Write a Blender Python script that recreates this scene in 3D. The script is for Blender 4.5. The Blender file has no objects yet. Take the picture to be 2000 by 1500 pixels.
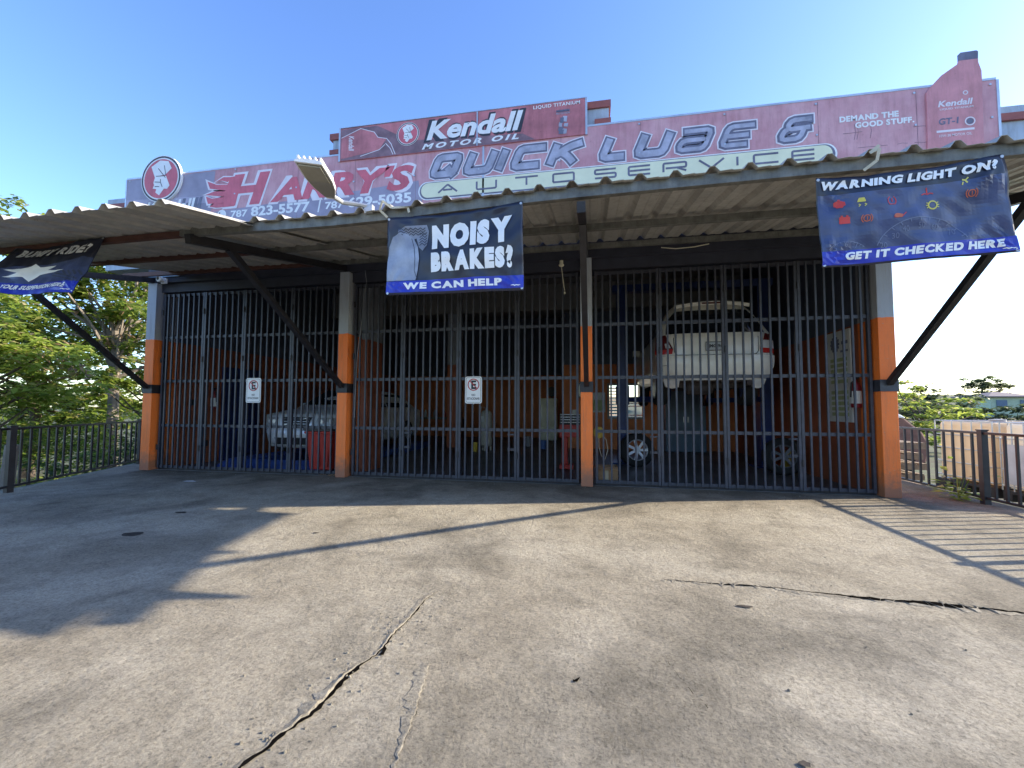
import bpy, bmesh, math, random
from mathutils import Vector, Matrix, noise
R = math.radians
scene = bpy.context.scene
COL = scene.collection

# ------------------------------------------------------------------ camera, sky, sun, exposure
cam = bpy.data.cameras.new("camera"); camo = bpy.data.objects.new("camera", cam); COL.objects.link(camo)
cam.sensor_width = 36.0; cam.lens = 36.0 * 840.39 / 2000.0; cam.clip_end = 3000; cam.clip_start = 0.05
yaw, pitch, roll = 0.1848, 0.0537, 0.0039
cy, sy, cp, sp = math.cos(yaw), math.sin(yaw), math.cos(pitch), math.sin(pitch)
fw = Vector((-sy * cp, cy * cp, sp)); rt = Vector((cy, sy, 0)); up = rt.cross(fw)
r2 = math.cos(roll) * rt + math.sin(roll) * up; u2 = -math.sin(roll) * rt + math.cos(roll) * up
mw = Matrix.Identity(4)
for i in range(3):
    mw[i][0] = r2[i]; mw[i][1] = u2[i]; mw[i][2] = -fw[i]
mw.translation = Vector((0.5609, -6.7529, 1.1885))
camo.matrix_world = mw
scene.camera = camo

SUN_EL = R(23.6); SUN_AZ = R(15.2)          # azimuth measured from +X towards +Y
sdir = Vector((math.cos(SUN_AZ) * math.cos(SUN_EL), math.sin(SUN_AZ) * math.cos(SUN_EL), math.sin(SUN_EL)))
w = bpy.data.worlds.new("World"); scene.world = w; w.use_nodes = True
nt = w.node_tree; bg = nt.nodes["Background"]
sky = nt.nodes.new("ShaderNodeTexSky"); sky.sky_type = 'NISHITA'; sky.sun_disc = False
sky.sun_elevation = SUN_EL; sky.sun_rotation = R(90.0) - SUN_AZ
sky.air_density = 1.0; sky.dust_density = 0.65; sky.ozone_density = 3.0; sky.altitude = 20
hsv = nt.nodes.new('ShaderNodeHueSaturation'); hsv.inputs['Saturation'].default_value = 1.14; hsv.inputs['Hue'].default_value = .512
nt.links.new(sky.outputs[0], hsv.inputs['Color']); nt.links.new(hsv.outputs[0], bg.inputs[0]); bg.inputs[1].default_value = 0.112
sl = bpy.data.lights.new("sun", 'SUN'); sl.energy = 2.85; sl.angle = R(0.55); sl.color = (1.0, 0.88, 0.70)
so = bpy.data.objects.new("sun", sl); COL.objects.link(so)
so.rotation_euler = (-sdir).to_track_quat('-Z', 'Y').to_euler(); so.location = (20, 10, 20)
scene.view_settings.view_transform = 'Standard'; scene.view_settings.look = 'None'
scene.view_settings.exposure = 2.0; scene.view_settings.gamma = 1.0
scene.cycles.max_bounces = 8; scene.cycles.diffuse_bounces = 4; scene.cycles.transparent_max_bounces = 8

# ------------------------------------------------------------------ materials
def M(name, col, rough=.6, metal=0.0, var=.12, scale=5.0, bump=0.0, bscale=40.0, col2=None, spec=.4, coat=0.0, detail=5.0, wear=0.0):
    m = bpy.data.materials.new(name); m.use_nodes = True
    t = m.node_tree; b = t.nodes["Principled BSDF"]
    b.inputs["Roughness"].default_value = rough; b.inputs["Metallic"].default_value = metal
    b.inputs["Specular IOR Level"].default_value = spec; b.inputs["Coat Weight"].default_value = coat
    tc = t.nodes.new("ShaderNodeTexCoord")
    c = Vector(col); ca = c * (1 - var); cb = Vector(col2) if col2 else c * (1 + var)
    n = t.nodes.new("ShaderNodeTexNoise"); n.inputs["Scale"].default_value = scale; n.inputs["Detail"].default_value = detail
    n.inputs["Roughness"].default_value = .62
    t.links.new(tc.outputs["Object"], n.inputs["Vector"])
    r = t.nodes.new("ShaderNodeValToRGB")
    r.color_ramp.elements[0].position = .32; r.color_ramp.elements[1].position = .7
    r.color_ramp.elements[0].color = (*ca, 1); r.color_ramp.elements[1].color = (*cb, 1)
    t.links.new(n.outputs["Fac"], r.inputs[0]); t.links.new(r.outputs[0], b.inputs["Base Color"])
    if wear > 0:      # scuffs, grime and run marks
        mp = t.nodes.new("ShaderNodeMapping"); mp.inputs["Scale"].default_value = (9, 9, 1.3); t.links.new(tc.outputs["Object"], mp.inputs["Vector"])
        a1 = t.nodes.new("ShaderNodeTexNoise"); a1.inputs["Scale"].default_value = 1.6; a1.inputs["Detail"].default_value = 7; a1.inputs["Roughness"].default_value = .7; t.links.new(mp.outputs[0], a1.inputs["Vector"])
        a2 = t.nodes.new("ShaderNodeTexNoise"); a2.inputs["Scale"].default_value = 26; a2.inputs["Detail"].default_value = 6; a2.inputs["Roughness"].default_value = .75; t.links.new(tc.outputs["Object"], a2.inputs["Vector"])
        r1 = t.nodes.new("ShaderNodeValToRGB"); r1.color_ramp.elements[0].position = .45; r1.color_ramp.elements[1].position = .75
        r1.color_ramp.elements[0].color = (1, 1, 1, 1); k = 1 - wear; r1.color_ramp.elements[1].color = (k, k * .96, k * .92, 1)
        r2_ = t.nodes.new("ShaderNodeValToRGB"); r2_.color_ramp.elements[0].position = .62; r2_.color_ramp.elements[1].position = .68
        r2_.color_ramp.elements[0].color = (1, 1, 1, 1); k2 = 1 - wear * 1.2; r2_.color_ramp.elements[1].color = (k2, k2, k2, 1)
        t.links.new(a1.outputs["Fac"], r1.inputs[0]); t.links.new(a2.outputs["Fac"], r2_.inputs[0])
        m1 = t.nodes.new("ShaderNodeMix"); m1.data_type = 'RGBA'; m1.blend_type = 'MULTIPLY'; m1.inputs[0].default_value = 1
        m2 = t.nodes.new("ShaderNodeMix"); m2.data_type = 'RGBA'; m2.blend_type = 'MULTIPLY'; m2.inputs[0].default_value = 1
        t.links.new(r.outputs[0], m1.inputs[6]); t.links.new(r1.outputs[0], m1.inputs[7]); t.links.new(m1.outputs[2], m2.inputs[6]); t.links.new(r2_.outputs[0], m2.inputs[7]); t.links.new(m2.outputs[2], b.inputs["Base Color"])
    if bump > 0:
        n2 = t.nodes.new("ShaderNodeTexNoise"); n2.inputs["Scale"].default_value = bscale; n2.inputs["Detail"].default_value = 4
        t.links.new(tc.outputs["Object"], n2.inputs["Vector"])
        bp = t.nodes.new("ShaderNodeBump"); bp.inputs["Strength"].default_value = bump; bp.inputs["Distance"].default_value = .01
        t.links.new(n2.outputs["Fac"], bp.inputs["Height"]); t.links.new(bp.outputs[0], b.inputs["Normal"])
    return m

def leafmat(name, stops, trans=.5):
    m = bpy.data.materials.new(name); m.use_nodes = True
    t = m.node_tree; b = t.nodes["Principled BSDF"]; out = t.nodes["Material Output"]
    g = t.nodes.new("ShaderNodeNewGeometry"); r = t.nodes.new("ShaderNodeValToRGB")
    els = r.color_ramp.elements
    while len(els) < len(stops): els.new(.5)
    for e, (p, c) in zip(els, stops): e.position = p; e.color = (*c, 1)
    t.links.new(g.outputs["Random Per Island"], r.inputs[0]); t.links.new(r.outputs[0], b.inputs["Base Color"])
    b.inputs["Roughness"].default_value = .45; b.inputs["Specular IOR Level"].default_value = .35
    tr = t.nodes.new("ShaderNodeBsdfTranslucent")
    hs = t.nodes.new("ShaderNodeHueSaturation"); hs.inputs["Value"].default_value = 1.5; hs.inputs["Hue"].default_value = .485
    t.links.new(r.outputs[0], hs.inputs["Color"]); t.links.new(hs.outputs[0], tr.inputs["Color"])
    mx = t.nodes.new("ShaderNodeMixShader"); mx.inputs[0].default_value = trans
    t.links.new(b.outputs[0], mx.inputs[1]); t.links.new(tr.outputs[0], mx.inputs[2]); t.links.new(mx.outputs[0], out.inputs[0])
    return m

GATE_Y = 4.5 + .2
def concrete_mat():
    m = bpy.data.materials.new("weathered_concrete"); m.use_nodes = True
    t = m.node_tree; b = t.nodes["Principled BSDF"]; L = t.links
    tc = t.nodes.new("ShaderNodeTexCoord")
    def nz(scale, det, rough=.6, dist=0.0):
        n = t.nodes.new("ShaderNodeTexNoise"); n.inputs["Scale"].default_value = scale; n.inputs["Detail"].default_value = det
        n.inputs["Roughness"].default_value = rough; n.inputs["Distortion"].default_value = dist
        L.new(tc.outputs["Object"], n.inputs["Vector"]); return n
    def ramp(inp, stops):
        r = t.nodes.new("ShaderNodeValToRGB"); e = r.color_ramp.elements
        while len(e) < len(stops): e.new(.5)
        for el, (p, c) in zip(e, stops):
            el.position = p; el.color = (*c, 1) if isinstance(c, tuple) else (c, c, c, 1)
        L.new(inp, r.inputs[0]); return r
    def mul(a, bb, fac=1.0, mode='MULTIPLY'):
        x = t.nodes.new("ShaderNodeMix"); x.data_type = 'RGBA'; x.blend_type = mode; x.inputs[0].default_value = fac
        L.new(a, x.inputs[6]); L.new(bb, x.inputs[7]); return x.outputs[2]
    base = ramp(nz(.55, 6, .6, .4).outputs["Fac"], [(.3, (.295, .258, .195)), (.5, (.36, .322, .25)), (.72, (.425, .388, .315))])
    mid = ramp(nz(3.2, 6, .7, .3).outputs["Fac"], [(.3, .68), (.52, 1.0), (.75, 1.14)])
    fine = ramp(nz(24, 8, .85).outputs["Fac"], [(.3, .68), (.47, .98), (.68, 1.25)])
    grit = ramp(nz(75, 3, .75).outputs["Fac"], [(.33, .52), (.46, 1.0), (.66, 1.3)])
    c = mul(base.outputs[0], mid.outputs[0]); c = mul(c, fine.outputs[0], .85); c = mul(c, grit.outputs[0], .8)
    # pits in the worn surface
    vo = t.nodes.new("ShaderNodeTexVoronoi"); vo.inputs["Scale"].default_value = 22; vo.inputs["Randomness"].default_value = 1
    L.new(tc.outputs["Object"], vo.inputs["Vector"])
    pit = ramp(vo.outputs["Distance"], [(.05, .45), (.17, 1.0)])
    pm = ramp(nz(6, 3).outputs["Fac"], [(.5, 1.0), (.6, 0.0)])
    pmix = t.nodes.new("ShaderNodeMix"); pmix.data_type = 'RGBA'
    L.new(pm.outputs[0], pmix.inputs[0]); L.new(pit.outputs[0], pmix.inputs[6]); pmix.inputs[7].default_value = (1, 1, 1, 1)
    c = mul(c, pmix.outputs[2])
    # oily traffic stains: wide soft spots with a shape of their own
    oil = ramp(nz(.8, 6, .6, .5).outputs["Fac"], [(.50, 1.0), (.66, .62)])
    c = mul(c, oil.outputs[0])
    # the concrete turns darker and browner towards the gates, with an uneven edge
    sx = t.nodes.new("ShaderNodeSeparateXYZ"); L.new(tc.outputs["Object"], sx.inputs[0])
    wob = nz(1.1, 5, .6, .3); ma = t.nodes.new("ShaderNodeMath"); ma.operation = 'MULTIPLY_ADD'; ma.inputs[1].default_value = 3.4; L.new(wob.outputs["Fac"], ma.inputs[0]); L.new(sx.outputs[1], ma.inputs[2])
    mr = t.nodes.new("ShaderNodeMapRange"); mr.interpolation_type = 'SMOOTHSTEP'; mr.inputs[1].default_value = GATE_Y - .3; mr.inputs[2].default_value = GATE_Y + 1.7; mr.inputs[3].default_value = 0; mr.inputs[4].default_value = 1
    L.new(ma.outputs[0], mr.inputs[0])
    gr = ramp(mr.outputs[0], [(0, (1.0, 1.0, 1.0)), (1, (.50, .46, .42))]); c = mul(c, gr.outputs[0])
    L.new(c, b.inputs["Base Color"]); b.inputs["Roughness"].default_value = .88; b.inputs["Specular IOR Level"].default_value = .2
    h1 = nz(36, 8, .8); h2 = nz(10, 5, .65)
    ad = t.nodes.new("ShaderNodeMath"); ad.operation = 'MULTIPLY_ADD'; ad.inputs[1].default_value = 1.2
    L.new(h2.outputs["Fac"], ad.inputs[0]); L.new(h1.outputs["Fac"], ad.inputs[2])
    bp = t.nodes.new("ShaderNodeBump"); bp.inputs["Strength"].default_value = 1.0; bp.inputs["Distance"].default_value = .024
    L.new(ad.outputs[0], bp.inputs["Height"]); L.new(bp.outputs[0], b.inputs["Normal"])
    return m

def pillar_mat():
    m = bpy.data.materials.new("two_tone_pillar_paint"); m.use_nodes = True
    t = m.node_tree; b = t.nodes["Principled BSDF"]; L = t.links
    tc = t.nodes.new("ShaderNodeTexCoord"); sx = t.nodes.new("ShaderNodeSeparateXYZ"); L.new(tc.outputs["Object"], sx.inputs[0])
    def nz(sc, det=5, rg=.65, st=None):
        n = t.nodes.new("ShaderNodeTexNoise"); n.inputs["Scale"].default_value = sc; n.inputs["Detail"].default_value = det; n.inputs["Roughness"].default_value = rg
        if st:
            mp = t.nodes.new("ShaderNodeMapping"); mp.inputs["Scale"].default_value = st; L.new(tc.outputs["Object"], mp.inputs["Vector"]); L.new(mp.outputs[0], n.inputs["Vector"])
        else: L.new(tc.outputs["Object"], n.inputs["Vector"])
        return n.outputs["Fac"]
    def mth(op, a, bb, c=None):
        x = t.nodes.new("ShaderNodeMath"); x.operation = op
        for i, v in enumerate((a, bb, c)):
            if v is None: continue
            if isinstance(v, (int, float)): x.inputs[i].default_value = v
            else: L.new(v, x.inputs[i])
        return x.outputs[0]
    def rng(v, a, bb):
        x = t.nodes.new("ShaderNodeMapRange"); x.inputs[1].default_value = a; x.inputs[2].default_value = bb; L.new(v, x.inputs[0]); return x.outputs[0]
    def mix(f, a, bb):
        x = t.nodes.new("ShaderNodeMix"); x.data_type = 'RGBA'
        if isinstance(f, float): x.inputs[0].default_value = f
        else: L.new(f, x.inputs[0])
        for k, v in ((6, a), (7, bb)):
            if isinstance(v, tuple): x.inputs[k].default_value = (*v, 1)
            else: L.new(v, x.inputs[k])
        return x.outputs[2]
    soft = nz(3, 5)
    org = mix(soft, (.82, .165, .025), (.98, .235, .04)); gry = mix(soft, (.31, .335, .38), (.42, .45, .50))
    line = mth('MULTIPLY_ADD', nz(7, 4), .045, sx.outputs[2])
    c = mix(rng(line, 2.449, 2.455), org, gry)
    c = mix(rng(nz(34, 6, .75), .635, .655), c, (.42, .36, .31))                                   # chips
    c = mix(mth('MULTIPLY', rng(nz(1.5, 7, .7, (10, 10, 1.1)), .5, .78), .45), c, (.16, .10, .07))   # hand grime and runs
    spl = mth('SUBTRACT', mth('MULTIPLY_ADD', nz(9, 6, .7), .55, .05), sx.outputs[2])
    c = mix(mth('MULTIPLY', rng(spl, -.08, .22), .75), c, (.15, .105, .075))                         # splash dirt at the foot
    L.new(c, b.inputs["Base Color"]); b.inputs["Roughness"].default_value = .6
    bp = t.nodes.new("ShaderNodeBump"); bp.inputs["Strength"].default_value = .25; bp.inputs["Distance"].default_value = .01; L.new(nz(60, 4), bp.inputs["Height"]); L.new(bp.outputs[0], b.inputs["Normal"])
    return m
MAT = {}
def mk(k, *a, **kw): MAT[k] = M(k, *a, **kw)
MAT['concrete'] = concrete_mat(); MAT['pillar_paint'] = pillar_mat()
mk('oil_stain', (.075, .065, .055), .9, spec=.05, var=.4, scale=9, bump=.4, bscale=50)
mk('crack_dark', (.008, .007, .006), 1.0, var=.3, spec=0.0)
mk('crack_lip', (.36, .335, .305), .9, var=.35, scale=30, bump=.8, bscale=60)
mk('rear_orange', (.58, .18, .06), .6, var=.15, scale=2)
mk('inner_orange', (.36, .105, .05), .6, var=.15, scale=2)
mk('orange_paint', (.90, .235, .045), .55, wear=.3, var=.1, scale=3, bump=.15, bscale=90)
mk('grey_paint', (.36, .39, .44), .6, wear=.3, var=.1, scale=3, bump=.15, bscale=90)
mk('blue_grey_paint', (.40, .47, .57), .6, wear=.25, var=.14, scale=2, bump=.1)
mk('pale_blue', (.42, .58, .70), .6, var=.08)
mk('brick_red_paint', (.30, .095, .085), .6, var=.15)
mk('navy_beam', (.035, .037, .055), .6, var=.2)
mk('gate_metal', (.042, .044, .060), .42, var=.3, scale=14, spec=.5)
mk('black_steel', (.022, .021, .026), .45, var=.3, scale=9)
mk('weathered_steel', (.17, .17, .155), .5, .25, wear=.35, var=.35, scale=8)
mk('brown_steel', (.095, .04, .03), .6, var=.3, scale=8)
mk('sheet_metal', (.42, .41, .38), .5, .15, wear=.3, var=.16, scale=2.5)
mk('floor_dark', (.14, .13, .12), .5, var=.35, scale=2)
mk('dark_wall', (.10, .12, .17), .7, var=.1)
mk('ceiling_paint', (.24, .235, .23), .8, var=.1)
mk('sign_red', (.60, .26, .30), .5, wear=.22, var=.12, scale=1.6, col2=(.72, .42, .46), bump=.06, bscale=30)
mk('sign_grey_purple', (.34, .31, .41), .5, var=.2, scale=2)
mk('sign_band', (.44, .40, .52), .5, var=.15, scale=2)
mk('sign_red2', (.54, .19, .215), .5, wear=.25, var=.3, scale=2)
mk('sign_dark', (.25, .15, .18), .5, var=.3)
mk('sign_letter_red', (.66, .15, .20), .5, wear=.2, var=.14, scale=3)
mk('sign_outline', (.80, .74, .80), .5, var=.1)
mk('sign_white', (.84, .84, .86), .5, var=.08)
mk('sign_slate', (.17, .17, .24), .45, wear=.15, var=.25, scale=5)
mk('sign_silver', (.40, .40, .50), .45, var=.35, scale=4)
mk('sign_cream', (.80, .80, .58), .5, var=.06)
mk('sign_black', (.045, .045, .06), .5)
mk('alu_edge', (.55, .58, .62), .4, .6)
mk('bottle_red', (.64, .28, .31), .5, wear=.2, var=.15, scale=3)
mk('vinyl_navy', (.018, .022, .045), .32, var=.3, scale=2, spec=.5)
mk('vinyl_blue', (.022, .04, .42), .32, var=.15, spec=.5)
mk('vinyl_slate', (.055, .075, .17), .32, var=.35, scale=3, spec=.5)
mk('print_white', (.86, .87, .88), .4, var=.05)
mk('print_red', (.60, .05, .045), .4); mk('print_orange', (.55, .13, .06), .4); mk('print_yellow', (.62, .56, .12), .4)
mk('print_faint', (.16, .19, .30), .4); mk('print_pedal', (.22, .25, .33), .4, var=.3)
mk('print_shoe', (.27, .32, .45), .4, var=.35, scale=3, col2=(.42, .48, .60)); mk('print_rubber', (.05, .06, .09), .4)
mk('sign_plate_white', (.80, .81, .82), .35, var=.04); mk('sign_plate_red', (.45, .03, .04), .4); mk('sign_plate_black', (.02, .02, .025), .4)
mk('car_white', (.84, .81, .74), .28, var=.04, coat=.6); mk('car_silver', (.66, .67, .66), .35, .0, var=.06, coat=.4)
mk('car_glass', (.012, .014, .02), .06, spec=.7); mk('car_black', (.02, .02, .022), .5); mk('chrome', (.70, .71, .73), .3, .35)
mk('lamp_red', (.48, .02, .02), .15, spec=.7); mk('lamp_dark_red', (.10, .012, .014), .15, spec=.7); mk('lamp_clear', (.62, .62, .66), .1, spec=.7)
mk('lens_clear', (.38, .39, .38), .08, spec=.8)
mk('rubber', (.02, .02, .02), .85); mk('alloy', (.55, .56, .58), .35, .25)
mk('underbody', (.07, .055, .05), .7, var=.5, scale=9)
mk('lift_blue', (.016, .035, .14), .4, var=.2); mk('lift_blue_bright', (.03, .075, .26), .45, var=.3, scale=5)
mk('bin_red', (.50, .045, .03), .45, var=.12); mk('bin_lid', (.12, .12, .13), .5); mk('tool_red', (.46, .03, .02), .4)
mk('tank_beige', (.48, .45, .38), .45, var=.12); mk('cream_enamel', (.82, .79, .60), .4, var=.18, scale=3)
mk('plastic_blue', (.07, .13, .32), .45); mk('plastic_grey', (.3, .3, .32), .5); mk('plastic_yellow', (.62, .45, .06), .45)
mk('cardboard', (.34, .20, .10), .85, var=.15); mk('tape', (.5, .4, .26), .5)
mk('cabinet_blue', (.12, .18, .26), .45, var=.15, scale=3); mk('paper', (.72, .72, .68), .7, var=.06); mk('paper_green', (.42, .46, .24), .7)
mk('window_frame', (.22, .23, .22), .5); mk('louvre', (.70, .70, .66), .5)
mk('tote_plastic', (.62, .47, .25), .45, var=.2, scale=2.5, col2=(.74, .66, .48)); mk('tote_white', (.70, .68, .60), .45, var=.1)
mk('galvanised', (.50, .51, .52), .4, .6); mk('label_grey', (.50, .53, .56), .5, var=.1)
mk('bark', (.11, .085, .065), .9, var=.4, scale=9, bump=.5, bscale=30); mk('bark_pale', (.20, .17, .14), .9, var=.3, scale=9)
mk('dirt', (.13, .10, .07), .95, var=.5, scale=2.2, col2=(.10, .13, .05), bump=.6, bscale=12)
mk('house_green', (.50, .58, .40), .7); mk('house_roof', (.20, .16, .15), .7); mk('rust_roof', (.20, .10, .075), .7, var=.3); mk('pallet_wood', (.26, .19, .13), .85, var=.3)
mk('white_paint', (.78, .78, .77), .4, var=.04); mk('lamp_grey', (.24, .23, .20), .5); mk('lamp_lens', (.34, .32, .26), .25)
mk('cord', (.62, .58, .44), .7); mk('cream_strap', (.55, .50, .38), .7); mk('extinguisher_red', (.22, .012, .018), .35)
mk('litter_white', (.75, .75, .75), .8); mk('pole_wood', (.26, .20, .17), .9)
G1 = [(0, (.055, .095, .018)), (.3, (.115, .185, .03)), (.65, (.20, .28, .048)), (.9, (.29, .34, .07)), (1, (.38, .32, .14))]
G2 = [(0, (.12, .19, .03)), (.5, (.24, .33, .055)), (.85, (.34, .41, .085)), (1, (.46, .36, .21))]
G3 = [(0, (.035, .06, .016)), (.5, (.07, .12, .028)), (1, (.13, .18, .04))]
MAT['leaf_mid'] = leafmat('leaf_mid', G1); MAT['leaf_light'] = leafmat('leaf_light', G2); MAT['leaf_dark'] = leafmat('leaf_dark', G3)
MAT['leaf_far'] = leafmat('leaf_far', [(0, (.035, .055, .025)), (.5, (.065, .095, .04)), (1, (.12, .15, .06))])
MAT['tote_plastic'] = leafmat('tote_plastic_glow', [(0, (.66, .56, .40)), (1, (.70, .60, .44))], .3); MAT['tote_white'] = leafmat('tote_white_glow', [(0, (.74, .69, .58)), (1, (.76, .72, .62))], .3)
MAT['pods'] = leafmat('pods', [(0, (.20, .12, .07)), (1, (.40, .28, .17))], .2)

# ------------------------------------------------------------------ mesh builder
class MB:
    def __init__(s): s.v = []; s.f = []; s.mi = []; s.m = 0
    def add(s, vs, fs):
        o = len(s.v); s.v += [tuple(v) for v in vs]
        for f in fs: s.f.append([i + o for i in f]); s.mi.append(s.m)
        return s
    def box(s, x0, x1, y0, y1, z0, z1):
        return s.add([(x0, y0, z0), (x1, y0, z0), (x1, y1, z0), (x0, y1, z0), (x0, y0, z1), (x1, y0, z1), (x1, y1, z1), (x0, y1, z1)],
                     [(0, 3, 2, 1), (4, 5, 6, 7), (0, 1, 5, 4), (1, 2, 6, 5), (2, 3, 7, 6), (3, 0, 4, 7)])
    def bar(s, p0, p1, wd, ht, ref=(0, 0, 1)):
        p0 = Vector(p0); p1 = Vector(p1); d = (p1 - p0).normalized(); ref = Vector(ref)
        if abs(d.dot(ref)) > .98: ref = Vector((0, 1, 0))
        a = d.cross(ref).normalized() * wd / 2; b = a.cross(d).normalized() * ht / 2
        vs = [p + q for p in (p0, p1) for q in (-a - b, a - b, a + b, -a + b)]
        return s.add(vs, [(3, 2, 1, 0), (4, 5, 6, 7), (0, 1, 5, 4), (1, 2, 6, 5), (2, 3, 7, 6), (3, 0, 4, 7)])
    def tube(s, pts, r, n=6, cap=True):
        pts = [Vector(p) for p in pts]; rings = []; rr = r if isinstance(r, (list, tuple)) else [r] * len(pts)
        a = None
        for i, p in enumerate(pts):
            d = (pts[min(i + 1, len(pts) - 1)] - pts[max(i - 1, 0)]).normalized()
            if a is None:
                ref = Vector((0, 0, 1)) if abs(d.z) < .9 else Vector((1, 0, 0)); a = d.cross(ref).normalized()
            else: a = (a - d * a.dot(d)).normalized()
            b = d.cross(a)
            rings.append([p + (a * math.cos(2 * math.pi * k / n) + b * math.sin(2 * math.pi * k / n)) * rr[i] for k in range(n)])
        vs = [q for rg in rings for q in rg]; fs = []
        for i in range(len(pts) - 1):
            for k in range(n):
                fs.append((i * n + k, i * n + (k + 1) % n, (i + 1) * n + (k + 1) % n, (i + 1) * n + k))
        if cap: fs.append(tuple(range(n - 1, -1, -1))); fs.append(tuple((len(pts) - 1) * n + k for k in range(n)))
        return s.add(vs, fs)
    def lathe(s, prof, c, axis='Z', n=20, cap=True):
        vs = []; fs = []
        for (r, h) in prof:
            for k in range(n):
                a = 2 * math.pi * k / n; x, y = r * math.cos(a), r * math.sin(a)
                q = {'Z': (x, y, h), 'X': (h, x, y), 'Y': (y, h, x)}[axis]
                vs.append((c[0] + q[0], c[1] + q[1], c[2] + q[2]))
        m = len(prof)
        for i in range(m - 1):
            for k in range(n): fs.append((i * n + k, i * n + (k + 1) % n, (i + 1) * n + (k + 1) % n, (i + 1) * n + k))
        if cap and prof[0][0] > 1e-4: fs.append(tuple(range(n - 1, -1, -1)))
        if cap and prof[-1][0] > 1e-4: fs.append(tuple((m - 1) * n + k for k in range(n)))
        return s.add(vs, fs)
    def grid(s, fn, nu, nv):
        vs = [fn(i / nu, j / nv) for j in range(nv + 1) for i in range(nu + 1)]
        return s.add(vs, [(j * (nu + 1) + i, j * (nu + 1) + i + 1, (j + 1) * (nu + 1) + i + 1, (j + 1) * (nu + 1) + i) for j in range(nv) for i in range(nu)])
    def slab(s, poly, y0, y1):          # polygon in (x,z), CCW seen from -Y, thick along y
        n = len(poly); vs = [(x, y0, z) for x, z in poly] + [(x, y1, z) for x, z in poly]
        fs = [tuple(range(n)), tuple(range(2 * n - 1, n - 1, -1))] + [(i + n, (i + 1) % n + n, (i + 1) % n, i) for i in range(n)]
        return s.add(vs, fs)
    def fan(s, poly): return s.add(poly, [tuple(range(len(poly)))])
    def build(s, name, mats, parent=None, smooth=False, bevel=0):
        me = bpy.data.meshes.new(name)
        me.from_pydata(s.v, [], s.f)
        ml = mats if isinstance(mats, (list, tuple)) else [mats]
        for k in ml: me.materials.append(MAT[k] if isinstance(k, str) else k)
        for p, i in zip(me.polygons, s.mi): p.material_index = min(i, len(ml) - 1); p.use_smooth = smooth
        me.update()
        o = bpy.data.objects.new(name, me); COL.objects.link(o)
        if smooth:
            try: me.shade_smooth(); me.set_sharp_from_angle(angle=R(38))
            except Exception: pass
        if bevel:
            bv = o.modifiers.new("bevel", 'BEVEL'); bv.width = bevel; bv.segments = 2; bv.limit_method = 'ANGLE'
        if parent is not None: attach(o, parent)
        else:
            xs = [v[0] for v in s.v]; ys = [v[1] for v in s.v]; zs = [v[2] for v in s.v]
            c = Vector(((min(xs) + max(xs)) / 2, (min(ys) + max(ys)) / 2, min(zs)))
            me.transform(Matrix.Translation(-c)); o.location = c
        return o

WORLD = {}
def wloc(o):
    v = Vector(o.location) if o.parent is None else None
    return v
def attach(o, parent):
    o.parent = parent
    p = parent; off = Vector((0, 0, 0))
    while p is not None:
        if p.parent is None: off = Vector(p.location)
        p = p.parent
    # children of the root undo the root's location so that mesh data stay in world coordinates
    o.matrix_parent_inverse = Matrix.Translation(-off) if parent.parent is None else Matrix.Identity(4)

def thing(name, label, cat, loc=(0, 0, 0), group=None):
    o = bpy.data.objects.new(name, None); COL.objects.link(o); o.location = loc; o.empty_display_size = .2
    return tag(o, label, cat, group)
def tag(o, label, cat, group=None):
    o['label'] = label; o['category'] = cat
    if group: o['group'] = group
    return o
def struct(o, kind='structure'): o['kind'] = kind; return o
def children(o): return [c for c in list(bpy.data.objects) if c.parent == o]
def copy_tree(root, delta, label=None):
    r = root.copy(); COL.objects.link(r); r.location = Vector(root.location) + Vector(delta)
    if label: r['label'] = label
    for ch in children(root):
        c = ch.copy(); COL.objects.link(c); c.parent = r; c.matrix_parent_inverse = ch.matrix_parent_inverse.copy()
        for g in children(ch):
            d = g.copy(); COL.objects.link(d); d.parent = c; d.matrix_parent_inverse = g.matrix_parent_inverse.copy()
    return r

# ------------------------------------------------------------------ lettering
def text_poly(s, bold=0.0, shear=0.0, spacing=1.0):
    cu = bpy.data.curves.new("tmp", 'FONT'); cu.body = s; cu.offset = bold; cu.shear = shear; cu.space_character = spacing
    cu.resolution_u = 3; cu.fill_mode = 'FRONT'
    o = bpy.data.objects.new("tmp", cu); COL.objects.link(o)
    dg = bpy.context.evaluated_depsgraph_get(); dg.update()
    me = bpy.data.meshes.new_from_object(o.evaluated_get(dg))
    vs = [(v.co.x, v.co.y) for v in me.vertices]; fs = [list(p.vertices) for p in me.polygons]
    bpy.data.objects.remove(o); bpy.data.curves.remove(cu); bpy.data.meshes.remove(me)
    return vs, fs
_raw = text_poly
def text_poly(s, bold=0.0, shear=0.0, spacing=1.0):
    """heavy lettering is set glyph by glyph so that thickened letters never touch"""
    if bold < .05 or len(s) < 2: return _raw(s, bold, shear, spacing)
    X = 0; V = []; F = []; prev = ''; gap = .045 * spacing + (spacing - 1) * .3
    for ch in s:
        if ch == ' ': X += .30; prev = ''; continue
        vs, fs = _raw(ch, bold, shear, 1.0)
        y0 = 0.0; x0 = min(a - shear * b for a, b in vs); x1 = max(a - shear * b for a, b in vs); o = len(V)
        X -= {'WA': .16, 'AT': .1, 'RY': .06, 'PY': .1, 'KE': .02, 'Y\'': .1}.get(prev + ch, 0); prev = ch
        V += [(X + a - x0, b) for a, b in vs]; F += [[i + o for i in f] for f in fs]; X += x1 - x0 + gap
    return V, F
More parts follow.
